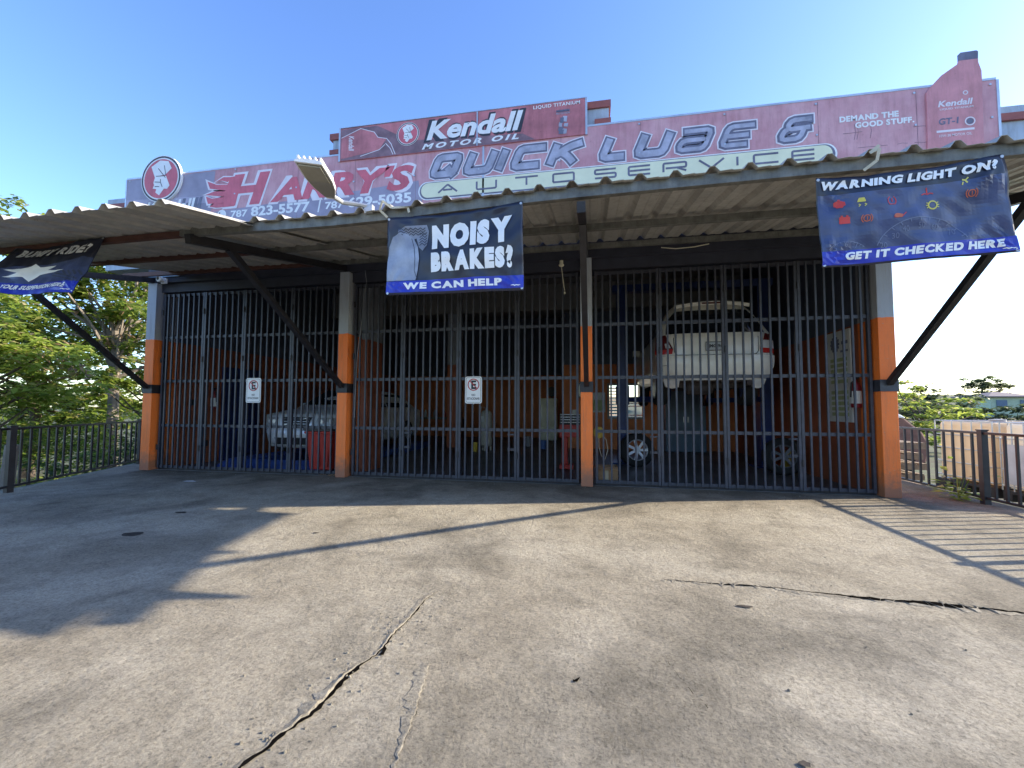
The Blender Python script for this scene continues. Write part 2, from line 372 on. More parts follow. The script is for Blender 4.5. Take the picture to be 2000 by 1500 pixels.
def fit(vs, u0, u1, v0, v1, box=None):
    b = box or (min(a for a, _ in vs), max(a for a, _ in vs), min(c for _, c in vs), max(c for _, c in vs))
    return [(u0 + (a - b[0]) / (b[1] - b[0]) * (u1 - u0), v0 + (c - b[2]) / (b[3] - b[2]) * (v1 - v0)) for a, c in vs]
def bbox(vs): return (min(a for a, _ in vs), max(a for a, _ in vs), min(c for _, c in vs), max(c for _, c in vs))
def flat_front(fs, pts):
    out = []
    for f in fs:
        a = sum(pts[f[i]][0] * pts[f[(i + 1) % len(f)]][1] - pts[f[(i + 1) % len(f)]][0] * pts[f[i]][1] for i in range(len(f)))
        out.append(f if a >= 0 else f[::-1])
    return out
def sign_text(mb, s, u0, u1, v0, v1, y, bold=.0, shear=0, spacing=1, slope=0.0, box_of=None):
    vs, fs = text_poly(s, bold, shear, spacing)
    box = None
    if box_of is not None: box = bbox(text_poly(s, box_of, shear, spacing)[0])
    p = fit(vs, u0, u1, v0, v1, box); fs = flat_front(fs, p)
    mb.add([(a, y, c + slope * (a - u0)) for a, c in p], fs)
def stroke(pts, th, closed=False, cut=.0):
    if cut:
        q = []; n = len(pts)
        for i, p in enumerate(pts):
            if not closed and i in (0, n - 1): q.append(p); continue
            a = Vector(pts[i - 1]); b = Vector(p); c = Vector(pts[(i + 1) % n])
            da = (a - b); dc = (c - b); k1 = min(cut, da.length * .45); k2 = min(cut, dc.length * .45)
            q.append(tuple(b + da.normalized() * k1)); q.append(tuple(b + da.normalized() * k1 * .3 + dc.normalized() * k2 * .3)); q.append(tuple(b + dc.normalized() * k2))
        pts = q
    n = len(pts); L = []; Rr = []
    for i in range(n):
        p = Vector(pts[i])
        a = Vector(pts[i - 1]) if (closed or i > 0) else None
        c = Vector(pts[(i + 1) % n]) if (closed or i < n - 1) else None
        d1 = (p - a).normalized() if a is not None else None; d2 = (c - p).normalized() if c is not None else None
        if d1 is None: d1 = d2
        if d2 is None: d2 = d1
        t = (d1 + d2)
        t = t.normalized() if t.length > 1e-5 else d1
        nn = Vector((-t.y, t.x)); k = max(.4, nn.dot(Vector((-d1.y, d1.x))))
        L.append(p + nn * th / 2 / k); Rr.append(p - nn * th / 2 / k)
    vs = [tuple(q) for q in Rr] + [tuple(q) for q in L]; fs = []
    for i in range(n if closed else n - 1):
        j = (i + 1) % n; fs.append([i, j, n + j, n + i])
    return vs, fs
def ring(r0, r1, a0=0, a1=360, n=28):
    vs = []; full = abs(a1 - a0) >= 359
    m = n if full else n + 1
    for k in range(m):
        a = R(a0 + (a1 - a0) * k / n); vs += [(r0 * math.cos(a), r0 * math.sin(a)), (r1 * math.cos(a), r1 * math.sin(a))]
    fs = [[2 * k, 2 * k + 1, (2 * k + 3) % (2 * m), (2 * k + 2) % (2 * m)] for k in range(n)]
    return vs, fs
def disc(r, n=28): return [(r * math.cos(2 * math.pi * k / n), r * math.sin(2 * math.pi * k / n)) for k in range(n)], [list(range(n))]
def put(mb, vf, cx, cz, sx, sz, y):
    p = [(cx + a * sx, cz + b * sz) for a, b in vf[0]]
    mb.add([(a, y, b) for a, b in p], flat_front(vf[1], p))
def poly(*pts): return list(pts), [list(range(len(pts)))]

# ------------------------------------------------------------------ ground
def terrain(x, y):
    z = -.45
    if x < -8.0: z -= min(1.6, (-8.0 - x) * .22)
    d = math.hypot(x - .5, y + 6.7)
    if y > 8 and x > 5: z += max(0, d - 24) * .025
    z += .12 * noise.noise(Vector((x * .25, y * .25, 0))) + .05 * noise.noise(Vector((x, y, 3)))
    return z
mb = MB()
xs = [-600, -300, -150, -80, -50] + [-40 + 1.5 * i for i in range(60)] + [60, 80, 150, 300, 600]
ys = [-600, -300, -100, -40] + [-20 + 1.5 * i for i in range(54)] + [70, 100, 200, 400, 700]
nx = len(xs)
vs = []
for y in ys:
    for x in xs:
        z = terrain(x, y)
        if -8.9 < x < 6.4 and -12 < y < 12: z = -.6
        vs.append((x, y, z))
mb.add(vs, [(j * nx + i, j * nx + i + 1, (j + 1) * nx + i + 1, (j + 1) * nx + i) for j in range(len(ys) - 1) for i in range(nx - 1)])
struct(mb.build("ground", 'dirt', smooth=True))
# apron slab: a real block with a kerb-high edge
apron = [(-7.62, -.02), (-7.55, -2.2), (-6.9, -3.6), (-6.6, -11), (5.62, -11), (5.62, 2.0), (4.62, 2.0), (4.62, -.02)]
mb = MB()
n = len(apron)
mb.add([(x, y, 0) for x, y in apron] + [(x, y, -.5) for x, y in apron], [tuple(range(n - 1, -1, -1))[::-1]] + [(i + n, (i + 1) % n + n, (i + 1) % n, i) for i in range(n)])
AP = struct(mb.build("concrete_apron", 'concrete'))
mb = MB(); mb.fan([(-8.7, .55, -.004), (-7.62, -.02, -.004), (-7.55, -2.2, -.004), (-7.3, -2.75, -.004), (-7.42, -2.2, -.004)][::-1])
# left verge of the slab up to the fence
mb = MB(); vv = [(-7.62, -.02), (-7.62, .5), (-8.8, .65), (-7.5, -2.2), (-7.55, -2.2)]
mb.add([(x, y, -.006) for x, y in vv] + [(x, y, -.5) for x, y in vv], [(4, 3, 2, 1, 0)[::-1]] + [(i + 5, (i + 1) % 5 + 5, (i + 1) % 5, i) for i in range(5)])
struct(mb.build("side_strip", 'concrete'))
mb = MB(); mb.box(-7.6, 4.6, -.018, 10.2, -.5, .004); struct(mb.build("garage_floor", 'floor_dark'))

random.seed(4)
def crack(pts, wd, lip, name='crack', gaps=0.0):
    # subdivide, jitter, taper; the opening breaks up and its raised edge comes and goes
    P = []
    for (a, b) in zip(pts[:-1], pts[1:]):
        a = Vector(a); b = Vector(b); n = max(2, int((b - a).length / .022))
        for k in range(n):
            q = a.lerp(b, k / n); s_ = 3.2
            P.append(q + Vector((noise.noise(Vector((q.x * s_, q.y * s_, 1))), noise.noise(Vector((q.x * s_, q.y * s_, 5))))) * .035 + Vector((random.uniform(-1, 1), random.uniform(-1, 1))) * .005)
    P.append(Vector(pts[-1])); n = len(P)
    mb = MB(); vl = []
    for i, p in enumerate(P):
        d = (P[min(i + 1, n - 1)] - P[max(0, i - 1)]).normalized(); nn = Vector((-d.y, d.x)); t = i / (n - 1)
        var = .5 + .9 * max(-.45, noise.noise(Vector((p.x * 4.3, p.y * 4.3, 9)))) 
        ww = wd * min(1, .10 + 2.0 * t) * max(.3, var) * random.uniform(.5, 1.5)
        vl.append((p + nn * ww, p - nn * ww * random.uniform(.3, 1.2), nn, t, max(0, .5 + 1.3 * noise.noise(Vector((p.x * 2.7, p.y * 2.7, 3))))))
    mb.m = 0
    for i in range(n - 1):
        if random.random() < gaps: continue
        (a, b, _, _, _), (c, d, _, _, _) = vl[i], vl[i + 1]; mb.add([(*a, .004), (*b, .004), (*d, .004), (*c, .004)], [(0, 1, 2, 3)])
    if lip:
        mb.m = 1; vs = []
        for a, b, nn, t, amp in vl:
            h = .001 + lip * amp * random.uniform(.5, 1.2) * min(1, .2 + 2.5 * t); w_ = (.012 + .03 * amp) * random.uniform(.6, 1.4)
            s_ = -nn if nn.x > 0 else nn; e = b if nn.x > 0 else a
            vs += [(*e, .003), (*(e + s_ * .006), .003 + h), (*(e + s_ * w_ * .5), .003 + h * .55), (*(e + s_ * w_), .002)]
        mb.add(vs, [(4 * i + k, 4 * i + k + 1, 4 * i + 5 + k, 4 * i + 4 + k) for i in range(n - 1) for k in range(3)])
    struct(mb.build(name, ['crack_dark', 'concrete'], AP))
crack([(-.42, -4.06), (-.44, -4.40), (-.46, -4.76), (-.52, -5.1), (-.58, -5.5), (-.66, -6.0)], .0145, .007)
crack([(1.02, -3.55), (1.45, -3.57), (2.12, -3.62), (2.6, -3.64), (3.03, -3.68), (3.9, -3.72), (5.5, -3.7)], .042, .003)
crack([(-.20, -4.78), (-.12, -5.1), (-.07, -5.5), (-.02, -5.9)], .0012, .002, gaps=.5)
for pts in ([(.05, -2.7), (.12, -2.75), (.14, -2.85)], [(2.3, -2.4), (2.45, -2.55), (2.5, -2.7)], [(1.4, -4.0), (1.7, -4.06), (1.9, -4.2)], [(.9, -4.5), (.94, -4.75), (.99, -4.9)]): crack(pts, .002, 0, 'hairline_crack', .3)
crack([(.50, -4.75), (.47, -4.80)], .02, 0, 'pit'); crack([(-.455, -4.70), (-.44, -4.78)], .035, 0, 'pit')
def blot(cx, cy_, rx, ry, z, ang=0, n=26, seed=0):
    pts = []
    for k in range(n):
        a = 2 * math.pi * k / n; rr = 1 + .35 * noise.noise(Vector((math.cos(a) * 1.5 + seed, math.sin(a) * 1.5, seed)))
        x, y = rx * rr * math.cos(a), ry * rr * math.sin(a)
        pts.append((cx + x * math.cos(ang) - y * math.sin(ang), cy_ + x * math.sin(ang) + y * math.cos(ang), z))
    return pts
for i, (cx, cy_, rx, ry) in enumerate([(-3.62, -3.42, .10, .06), (-3.95, -2.65, .07, .03), (-2.0, -3.05, .03, .015), (1.45, -3.9, .05, .015), (.9, -5.2, .02, .012), (1.1, -5.22, .016, .01), (1.25, -5.1, .018, .012)]):
    mb = MB(); mb.fan(blot(cx, cy_, rx, ry, .004 + .0005 * i, seed=i)); struct(mb.build("oil_spot", 'oil_stain', AP))

# ------------------------------------------------------------------ the garage building
B = thing("auto_garage", "wide single storey garage with orange and grey pillars, three gated bays and stepped parapet", "building", (-1.5, 5, 0))
PX = [-7.594, -3.612, .474, 4.494]; ZB = 2.433
def two_tone(mb, x0, x1, y0, y1, z1):
    mb.m = 0; mb.box(x0, x1, y0, y1, 0, ZB); mb.m = 1; mb.box(x0, x1, y0, y1, ZB, z1)
for i, x in enumerate(PX):
    mb = MB(); hw = .088 if i in (1, 2) else .10
    y1 = .34
    mb.box(x - hw, x + hw, -.12, y1, 0, 3.5)
    mb.build("pillar", 'pillar_paint', B, bevel=.006)
for x in (-3.60, .49):
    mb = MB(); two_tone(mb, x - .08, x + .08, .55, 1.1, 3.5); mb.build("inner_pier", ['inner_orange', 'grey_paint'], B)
mb = MB()
for i in range(3): mb.box(PX[i] + .09, PX[i + 1] - .09, -.02, .34, 3.34, 3.62)
mb.box(-7.70, 4.60, -.119, .34, 3.502, 3.80)
mb.build("lintel", 'navy_beam', B)
mb = MB(); mb.box(-7.86, -7.0, -.16, -.121, 3.60, 3.68); mb.build("pale_strip", 'pale_blue', B)  # pale blue strip along the left end of the lintel
# front wall above the lintel, with the stepped parapet
mb = MB()
mb.box(-8.72, 4.60, -.119, .15, 3.802, 5.0); mb.box(4.60, 6.35, -.119, .15, 4.45, 5.0)
mb.build("front_wall", 'blue_grey_paint', B)
mb = MB()
mb.m = 1; mb.box(-8.78, 6.41, -.16, .19, 5.002, 5.10); mb.m = 0; mb.box(-8.72, 6.35, -.14, .17, 5.102, 5.20)
mb.m = 0; mb.box(-3.90, .84, -.118, .15, 5.202, 5.86); mb.m = 1; mb.box(-3.95, .87, -.15, .18, 5.862, 5.97)
for x0, x1 in ((-3.95, -3.70), (.62, .87)): mb.box(x0, x1, -.15, .18, 5.60, 5.68)
mb.m = 2; mb.box(-.6, 4.62, -.12, .15, 5.202, 5.585)
mb.build("parapet", ['blue_grey_paint', 'brick_red_paint', 'navy_beam'], B)
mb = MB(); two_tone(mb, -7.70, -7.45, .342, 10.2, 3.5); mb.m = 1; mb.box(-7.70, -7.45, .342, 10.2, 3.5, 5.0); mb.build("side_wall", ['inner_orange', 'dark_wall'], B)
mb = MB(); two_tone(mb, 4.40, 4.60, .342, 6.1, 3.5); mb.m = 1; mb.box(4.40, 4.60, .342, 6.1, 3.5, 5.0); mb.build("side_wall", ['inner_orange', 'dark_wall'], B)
mb = MB(); mb.box(4.602, 4.63, .36, 6.1, 0, 4.9); mb.build("bounce_cladding", 'grey_paint', B)  # unseen grey layer added so the sunlit wall bounces no orange light
# rear walls (right part has a louvred window)
mb = MB()
def rw(x0, x1, z0, z1): mb.m = 0 if z0 < ZB - .01 else 1; mb.box(x0, x1, 5.9, 6.1, z0, z1)
rw(-.28, .98, 0, ZB); rw(2.0, 4.40, 0, ZB); rw(.98, 2.0, 0, .86); rw(.98, 2.0, 1.88, ZB); rw(-.28, 4.40, ZB, 5.0)
mb.m = 0; mb.box(-.28, -.08, 6.1, 10.0, 0, ZB); mb.m = 1; mb.box(-.28, -.08, 6.1, 10.0, ZB, 5.0)
mb.m = 0; mb.box(-7.45, -.08, 10.0, 10.2, 0, ZB); mb.m = 1; mb.box(-7.45, -.08, 10.0, 10.2, ZB, 5.0)
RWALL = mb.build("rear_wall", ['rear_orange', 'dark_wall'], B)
mb = MB(); mb.box(-7.45, 4.40, .15, 10.2, 4.70, 4.95); mb.build("roof_slab", 'ceiling_paint', B)
mb = MB(); two_tone(mb, -3.66, -3.28, 5.4, 5.7, 3.95); mb.build("inner_pier", ['inner_orange', 'grey_paint'], B)
mb = MB(); mb.box(-7.45, 4.40, 5.35, 5.75, 3.95, 4.70); mb.box(-7.45, 4.40, 2.5, 2.75, 4.35, 4.70); mb.build("roof_beam", 'ceiling_paint', B)
# window
mb = MB()
for x0, x1, z0, z1 in ((.98, 1.04, .86, 1.88), (1.94, 2.0, .86, 1.88), (1.46, 1.52, .92, 1.82), (1.04, 1.94, .86, .92), (1.04, 1.94, 1.82, 1.88)): mb.box(x0, x1, 5.86, 5.95, z0, z1)
WF = mb.build("window_frame", 'window_frame', B)
mb = MB()
for k in range(10):
    z = .97 + k * .086
    mb.bar((1.04, 5.97, z), (1.46, 5.97, z), .07, .006, (0, -.5, .85)); 
    if k in (0, 3, 4): mb.bar((1.52, 5.97, z), (1.94, 5.97, z), .05, .006, (0, -.5, .85))
mb.build("louvres", 'louvre', WF)
mb = MB(); mb.box(-7.449, -7.42, 1.36, 2.45, 0, 2.05); mb.build("inner_doorway", 'lift_blue', B)
for yy, z in ((.62, 1.2), (.95, .35)): mb = MB(); mb.box(-7.449, -7.40, yy, yy + .08, z, z + .12); mb.build("outlet_box", 'black_steel', B)

# ------------------------------------------------------------------ gates
STI = [[-7.44, -6.53, -5.67, -4.68, -3.74], [-3.47, -2.57, -1.59, -.62, .355], [.60, 1.56, 2.48, 3.46, 4.37]]
GL = ["dark metal bar gate across the left bay in front of the silver car", "dark metal bar gate across the middle bay, below the banner about brakes", "dark metal bar gate across the right bay in front of the lifted white car"]
for b in range(3):
    g = thing("security_gate", GL[b], "gate", ((STI[b][0] + STI[b][-1]) / 2, 0, 0), "bar gates of the garage bays")
    for k in range(4):
        x0, x1 = STI[b][k] + .004, STI[b][k + 1] - .004
        mb = MB()
        for z in (.06, .825, 1.65, 2.475, 3.28): mb.box(x0 + .036, x1 - .036, .004, .038, z - .024, z + .024)
        for x in (x0, x1 - .036): mb.box(x, x + .036, -.012, .038, .035, 3.31)
        lf = mb.build("gate_leaf", 'gate_metal', g)
        mb = MB(); nb = max(6, round((x1 - x0) / .117)); 
        for q in range(1, nb):
            x = x0 + (x1 - x0) * q / nb; mb.box(x - .0125, x + .0125, -.024, .002, .04, 3.30)
        mb.build("bars", 'gate_metal', lf)
        for z in (.42, 2.05, 2.95):
            mb = MB(); mb.lathe([(0, -.05), (.014, -.05), (.014, .05), (0, .05)], (x0 - .003, -.018, z), 'Z', 8); mb.build("hinge", 'black_steel', lf)
        if (b, k) in ((1, 1), (1, 2), (2, 0), (2, 3)):
            mb = MB(); xx = x0 + .036 if k in (1, 3) else x1 - .15
            if b == 2 and k == 3: xx = x0 - .16
            mb.box(xx, xx + .115, .006, .03, .50, .535); mb.box(xx, xx + .115, .006, .03, .74, .765); mb.box(xx + .105, xx + .115, .006, .03, .52, .75); mb.build("latch", 'gate_metal', lf)
    mb = MB(); mb.box(STI[b][0] - .02, STI[b][-1] + .02, .04, .075, .006, .03); mb.build("floor_track", 'black_steel', g)

def no_parking(x0, x1, z0, z1, label):
    t = thing("no_parking_sign", label, "sign", ((x0 + x1) / 2, -.05, z0), "no parking plates on the gates")
    cx, cz = (x0 + x1) / 2, (z0 + z1) / 2; hw, hh = (x1 - x0) / 2, (z1 - z0) / 2
    def rr(w_, h_, r):
        P = []
        for (sx, sz, a0) in ((1, 1, 0), (-1, 1, 90), (-1, -1, 180), (1, -1, 270)):
            for a in (0, 30, 60, 90): P.append((cx + sx * (w_ - r) + r * math.cos(R(a0 + a)), cz + sz * (h_ - r) + r * math.sin(R(a0 + a))))
        return P
    mb = MB(); mb.slab(rr(hw, hh, .03), -.046, -.04); mb.build("plate", 'sign_plate_white', t)
    mb = MB(); o_ = rr(hw - .016, hh - .016, .02); i_ = rr(hw - .021, hh - .021, .017); n = len(o_)
    mb.add([(a, -.0475, b) for a, b in o_] + [(a, -.0475, b) for a, b in i_], [(i, (i + 1) % n, n + (i + 1) % n, n + i) for i in range(n)])
    sign_text(mb, "NO", cx - .030, cx + .030, cz - .098, cz - .062, -.0475, .02)
    sign_text(mb, "ESTACIONAR", cx - hw * .74, cx + hw * .74, cz - .158, cz - .120, -.0475, .02)
    sign_text(mb, "E", cx - .038, cx + .045, cz + .015, cz + .155, -.0475, .045)
    mb.build("lettering", 'sign_plate_black', t)
    mb = MB(); put(mb, ring(.082, .098), cx, cz + .085, 1, 1, -.049); put(mb, stroke([(-.062, .062), (.062, -.062)], .015), cx, cz + .085, 1, 1, -.0495); mb.build("prohibition_ring", 'sign_plate_red', t)
    mb = MB(); mb.tube([(cx, -.047, z1 - .012), (cx, -.04, z1 + .02)], .005); mb.tube([(cx, -.047, z0 + .012), (cx, -.04, z0 - .02)], .005); mb.build("fixing_wire", 'galvanised', t)
no_parking(-5.545, -5.245, 1.25, 1.69, "white no parking sign on the left bay gate, before the silver car")
no_parking(-1.465, -1.185, 1.245, 1.68, "white no parking sign on the middle bay gate")

# ------------------------------------------------------------------ canopy
CAN = thing("metal_canopy", "corrugated sheet metal awning on black steel arms along the garage front", "canopy", (-1, -1.5, 3))
def zc(y): return 3.555 + .21 * (y + .12)
for i, x in enumerate(PX):
    mb = MB(); mb.bar((x, -.12, zc(-.12)), (x, -3.02, zc(-3.02)), .075, .095); mb.build("bracket_arm", 'black_steel', CAN)
    mb = MB(); ye = -2.15 if i in (0, 3) else -2.5; mb.bar((x, -.135, 1.53), (x, ye, zc(ye) - .03), .07, .07); mb.build("brace", 'black_steel', CAN)
    hw = (.088 if i in (1, 2) else .10) + .012
    mb = MB(); mb.box(x - hw, x + hw, -.135, -.122, 1.42, 1.58); mb.box(x - hw, x - hw + .01, -.122, .1, 1.42, 1.58); mb.box(x + hw - .01, x + hw, -.122, .1, 1.42, 1.58)
    mb.build("brace_plate", 'black_steel' if i < 3 else 'gate_metal', CAN)
def tilt(x): return .012 * (x + 3.6) - .05 * math.exp(-((x + 1.9) / 1.3) ** 2)
for nm, y, h in (("front_beam", -2.98, .09), ("purlin", -1.72, .075), ("purlin", -.35, .075)):
    h0 = h
    for seg, (x0, x1, mt) in enumerate(((-8.0, -3.76, 'brown_steel'), (-3.76, (4.50 if y < -2 else 4.95 if y < -1 else 5.2), 'weathered_steel'))):
        mb = MB(); t_ = tilt if y < -2 else (lambda x: 0)
        h = .055 if (seg == 0 and y < -2) else h0; z0 = zc(y) + .052; z1 = z0 + h
        # C channel: web at the front, two flanges behind it; swept through the slight sag
        nseg = 14 if y < -2 else 1
        for (ya, yb, za, zb) in ((-.004, .004, 0, h), (.004, .055, 0, .006), (.004, .055, h - .006, h)):
            vs = []
            for q in range(nseg + 1):
                x = x0 + (x1 - x0) * q / nseg; tz = t_(x)
                vs += [(x, y + ya, z0 + za + tz), (x, y + yb, z0 + za + tz), (x, y + yb, z0 + zb + tz), (x, y + ya, z0 + zb + tz)]
            fs = [(4 * q + k, 4 * q + 4 + k, 4 * q + 4 + (k + 1) % 4, 4 * q + (k + 1) % 4) for q in range(nseg) for k in range(4)]
            mb.add(vs, fs + [(0, 1, 2, 3), (4 * nseg + 3, 4 * nseg + 2, 4 * nseg + 1, 4 * nseg)])
        mb.build(nm, mt, CAN)
def corrugated(name, x0, x1, yf, yb, skew=0.0, lift=0.0, seed=1, xf=None):
    random.seed(seed); pr = []; x = x0; pitch = .29
    prof = ((0, 0), (.035, .048), (.07, .048), (.11, 0), (.20, .006), (.215, 0))
    while x < x1:
        for dx, h in prof:
            if x + dx < x1: pr.append((x + dx, h))
        x += pitch
    pr.append((x1, 0))
    nj = 14; mb = MB(); vs = []
    for j in range(nj + 1):
        y = yf + (yb - yf) * j / nj
        for (px, h) in pr:
            if xf is not None: px = min(px, xf + (x1 - xf) * j / nj + .004 * (px - x1 + 3))
            s_ = skew * (j / nj) * max(0, (x1 - px) / (x1 - x0))
            wob = .012 * noise.noise(Vector((px * .8, y * .9, seed)))
            vs.append((px - s_, y + .012 * noise.noise(Vector((px * 2, 7, seed))) * (j == 0), zc(y) + .142 + h + wob + lift + (tilt(px) * max(0, (j and (1 - j / nj)) or 1))))
    m = len(pr)
    mb.add(vs, [(j * m + i, j * m + i + 1, (j + 1) * m + i + 1, (j + 1) * m + i) for j in range(nj) for i in range(m - 1)])
    o = mb.build(name, 'sheet_metal', CAN)
    so_ = o.modifiers.new("thickness", 'SOLIDIFY'); so_.thickness = .0025; so_.offset = 1
    return o
corrugated("roof_sheet", -3.14, 5.4, -3.04, -.13, seed=2, xf=4.85)
corrugated("roof_sheet", -6.5, -2.86, -3.86, -.13, .5, lift=-.034, seed=5)

# ------------------------------------------------------------------ the shop sign
SG = thing("shop_sign", "long faded red sign board with the shop's name above the canopy", "sign", (-1.2, -.2, 4.4))
YS = -.22
mb = MB(); mb.slab([(-8.18, 4.35), (5.82, 4.35), (5.82, 5.53), (-8.18, 5.50)], YS, YS + .045)
PANEL = mb.build("sign_panel", 'sign_red', SG)
mb = MB()
for x, zt in ((-8.2, 5.5), (-1.16, 5.52), (5.82, 5.53)): mb.box(x, x + .03, YS - .006, YS + .05, 4.35, zt)
mb.add([(-8.18, YS - .006, 5.50), (5.82, YS - .006, 5.53), (5.82, YS + .05, 5.53), (-8.18, YS + .05, 5.50), (-8.18, YS - .006, 5.53), (5.82, YS - .006, 5.56), (5.82, YS + .05, 5.56), (-8.18, YS + .05, 5.53)],
       [(0, 3, 2, 1), (4, 5, 6, 7), (0, 1, 5, 4), (1, 2, 6, 5), (2, 3, 7, 6), (3, 0, 4, 7)])
mb.build("edge_strip", 'alu_edge', SG)
L1, L2, L3, L4, L5 = YS - .002, YS - .004, YS - .006, YS - .008, YS - .010
mb = MB(); mb.m = 0; mb.fan([(-8.165, L1, 4.4), (-6.3, L1, 4.4), (-6.2, L1, 5.49), (-8.165, L1, 5.49)])
mb.m = 1; mb.fan([(-8.165, L2, 4.95), (-6.35, L2, 4.90), (-6.3, L2, 5.03), (-8.165, L2, 5.10)])
mb.m = 0; mb.fan([(-6.28, L1, 4.4), (-2.15, L1, 4.4), (-2.25, L1, 4.93), (-3.3, L1, 4.86), (-6.22, L1, 4.72)])
mb.build("background_band", ['sign_grey_purple', 'sign_band'], PANEL)
mb = MB()
for k, x in enumerate((-7.0, -5.75, -4.5, -3.4, -2.3, .1, 1.3, 2.5, 3.7, 4.9)):
    mb.box(x, x + .005, L1 - .0004, L1, 4.36, 5.5)
mb.build("sheet_joints", 'sign_dark', PANEL)
mb = MB()
for x in (-8.1, -7.02, -5.77, -4.52, -3.42, -2.32, -1.22, .08, 1.28, 2.48, 3.68, 4.88, 5.75):
    for z in (5.47, 5.02): mb.box(x - .012, x + .012, L4 - .004, L1, z - .012, z + .012)
mb.build("screw_heads", 'alu_edge', PANEL)
# name in flaming red letters with a pale outline
def layered(name, items, mats, parent):
    mb = MB()
    for (fn, k) in items: mb.m = k; fn(mb)
    return mb.build(name, mats, parent)
mb = MB()
for (s, u0, u1, v0, v1) in (("H", -5.98, -5.05, 4.79, 5.37), ("ARRY'S", -5.04, -2.33, 4.79, 5.23)):
    mb.m = 0; sign_text(mb, s, u0 - .045, u1 + .045, v0 - .04, v1 + .04, L2, .095, .25)
    mb.m = 1; sign_text(mb, s, u0, u1, v0, v1, L3, .045, .25)
    if s != "H": mb.build("name_lettering", ['sign_outline', 'sign_letter_red'], PANEL); mb = H_MB
    else: H_MB = mb; mb = MB()
fl = [[(-5.78, 5.33), (-6.02, 5.35), (-6.20, 5.27), (-6.05, 5.29), (-5.93, 5.25)], [(-5.85, 5.20), (-6.15, 5.22), (-6.36, 5.30), (-6.30, 5.16), (-6.0, 5.10)],
      [(-5.9, 5.08), (-6.2, 5.10), (-6.40, 5.05), (-6.22, 5.02), (-5.95, 4.98)], [(-5.95, 4.98), (-6.25, 4.97), (-6.38, 5.02), (-6.33, 4.88), (-6.0, 4.86)],
      [(-5.98, 4.87), (-6.2, 4.87), (-6.30, 4.82), (-6.15, 4.79), (-5.95, 4.79)]]
for f in fl:
    f = f if sum(f[i][0] * f[(i + 1) % 5][1] - f[(i + 1) % 5][0] * f[i][1] for i in range(5)) > 0 else f[::-1]
    c = Vector((sum(p[0] for p in f) / 5, sum(p[1] for p in f) / 5))
    mb.m = 0; mb.fan([(*(c + (Vector(p) - c) * 1.22).to_tuple(), )[0:1] + (L2 - .0005,) + ((c + (Vector(p) - c) * 1.5).y,) for p in f])
    mb.m = 1; mb.fan([(p[0], L3 - .0004, p[1]) for p in f])
mb.m = 1; mb.fan([(-6.0, L3 - .0008, 4.80), (-5.75, L3 - .0008, 4.80), (-5.62, L3 - .0008, 5.35), (-5.86, L3 - .0008, 5.34), (-5.98, L3 - .0008, 5.1)])
mb.build("name_lettering", ['sign_outline', 'sign_letter_red'], PANEL)
# phone numbers
mb = MB(); mb.m = 0
put(mb, disc(.095), -6.03, 4.65, 1, 1, L2)
sign_text(mb, "787", -5.84, -5.49, 4.58, 4.71, L2, .03); sign_text(mb, "823\u20115577".replace("\u2011", "-"), -5.42, -4.25, 4.57, 4.75, L2, .035)
mb.m = 1; put(mb, stroke([(-.042, .05), (-.045, .0), (0, -.045), (.05, -.042)], .024, cut=.03), -6.03, 4.65, 1, 1, L3); mb.build("phone_lettering", ['sign_white', 'sign_slate'], PANEL); mb = MB()
mb.fan([(-4.10, L2, 4.54), (-4.07, L2, 4.54), (-4.03, L2, 4.76), (-4.06, L2, 4.76)])
sign_text(mb, "787", -3.95, -3.60, 4.58, 4.71, L2, .03); sign_text(mb, "629-5035", -3.52, -2.37, 4.57, 4.75, L2, .035)
mb.build("phone_lettering", ['sign_white', 'sign_slate'], PANEL)
# big slanted techno lettering
GLY = {'Q': [([(0, 0), (0, 1), (1, 1), (1, 0)], True), ([(.62, .34), (1.02, -.10)], False)], 'U': [([(0, 1), (0, 0), (1, 0), (1, 1)], False)], 'I': [([(.5, 0), (.5, 1)], False)],
       'C': [([(1, 1), (0, 1), (0, 0), (1, 0)], False)], 'K': [([(0, 0), (0, 1)], False), ([(1.05, 1.02), (.62, .88), (.12, .45)], False), ([(.30, .58), (.62, .40), (1, -.02)], False)],
       'L': [([(0, 1), (0, 0), (1, 0)], False)], 'B': [([(0, 1), (1, 1), (1, 0), (0, 0), (0, .5), (.86, .5)], False)], 'E': [([(1, 1), (0, 1), (0, 0), (1, 0)], False), ([(.1, .5), (.92, .5)], False)],
       '&': [([(1, 1), (.1, 1), (.1, .52), (1.1, .56)], False), ([(.1, .5), (0, .46), (0, 0), (.9, 0), (.9, .46)], False)]}
SH = .42; off = 0
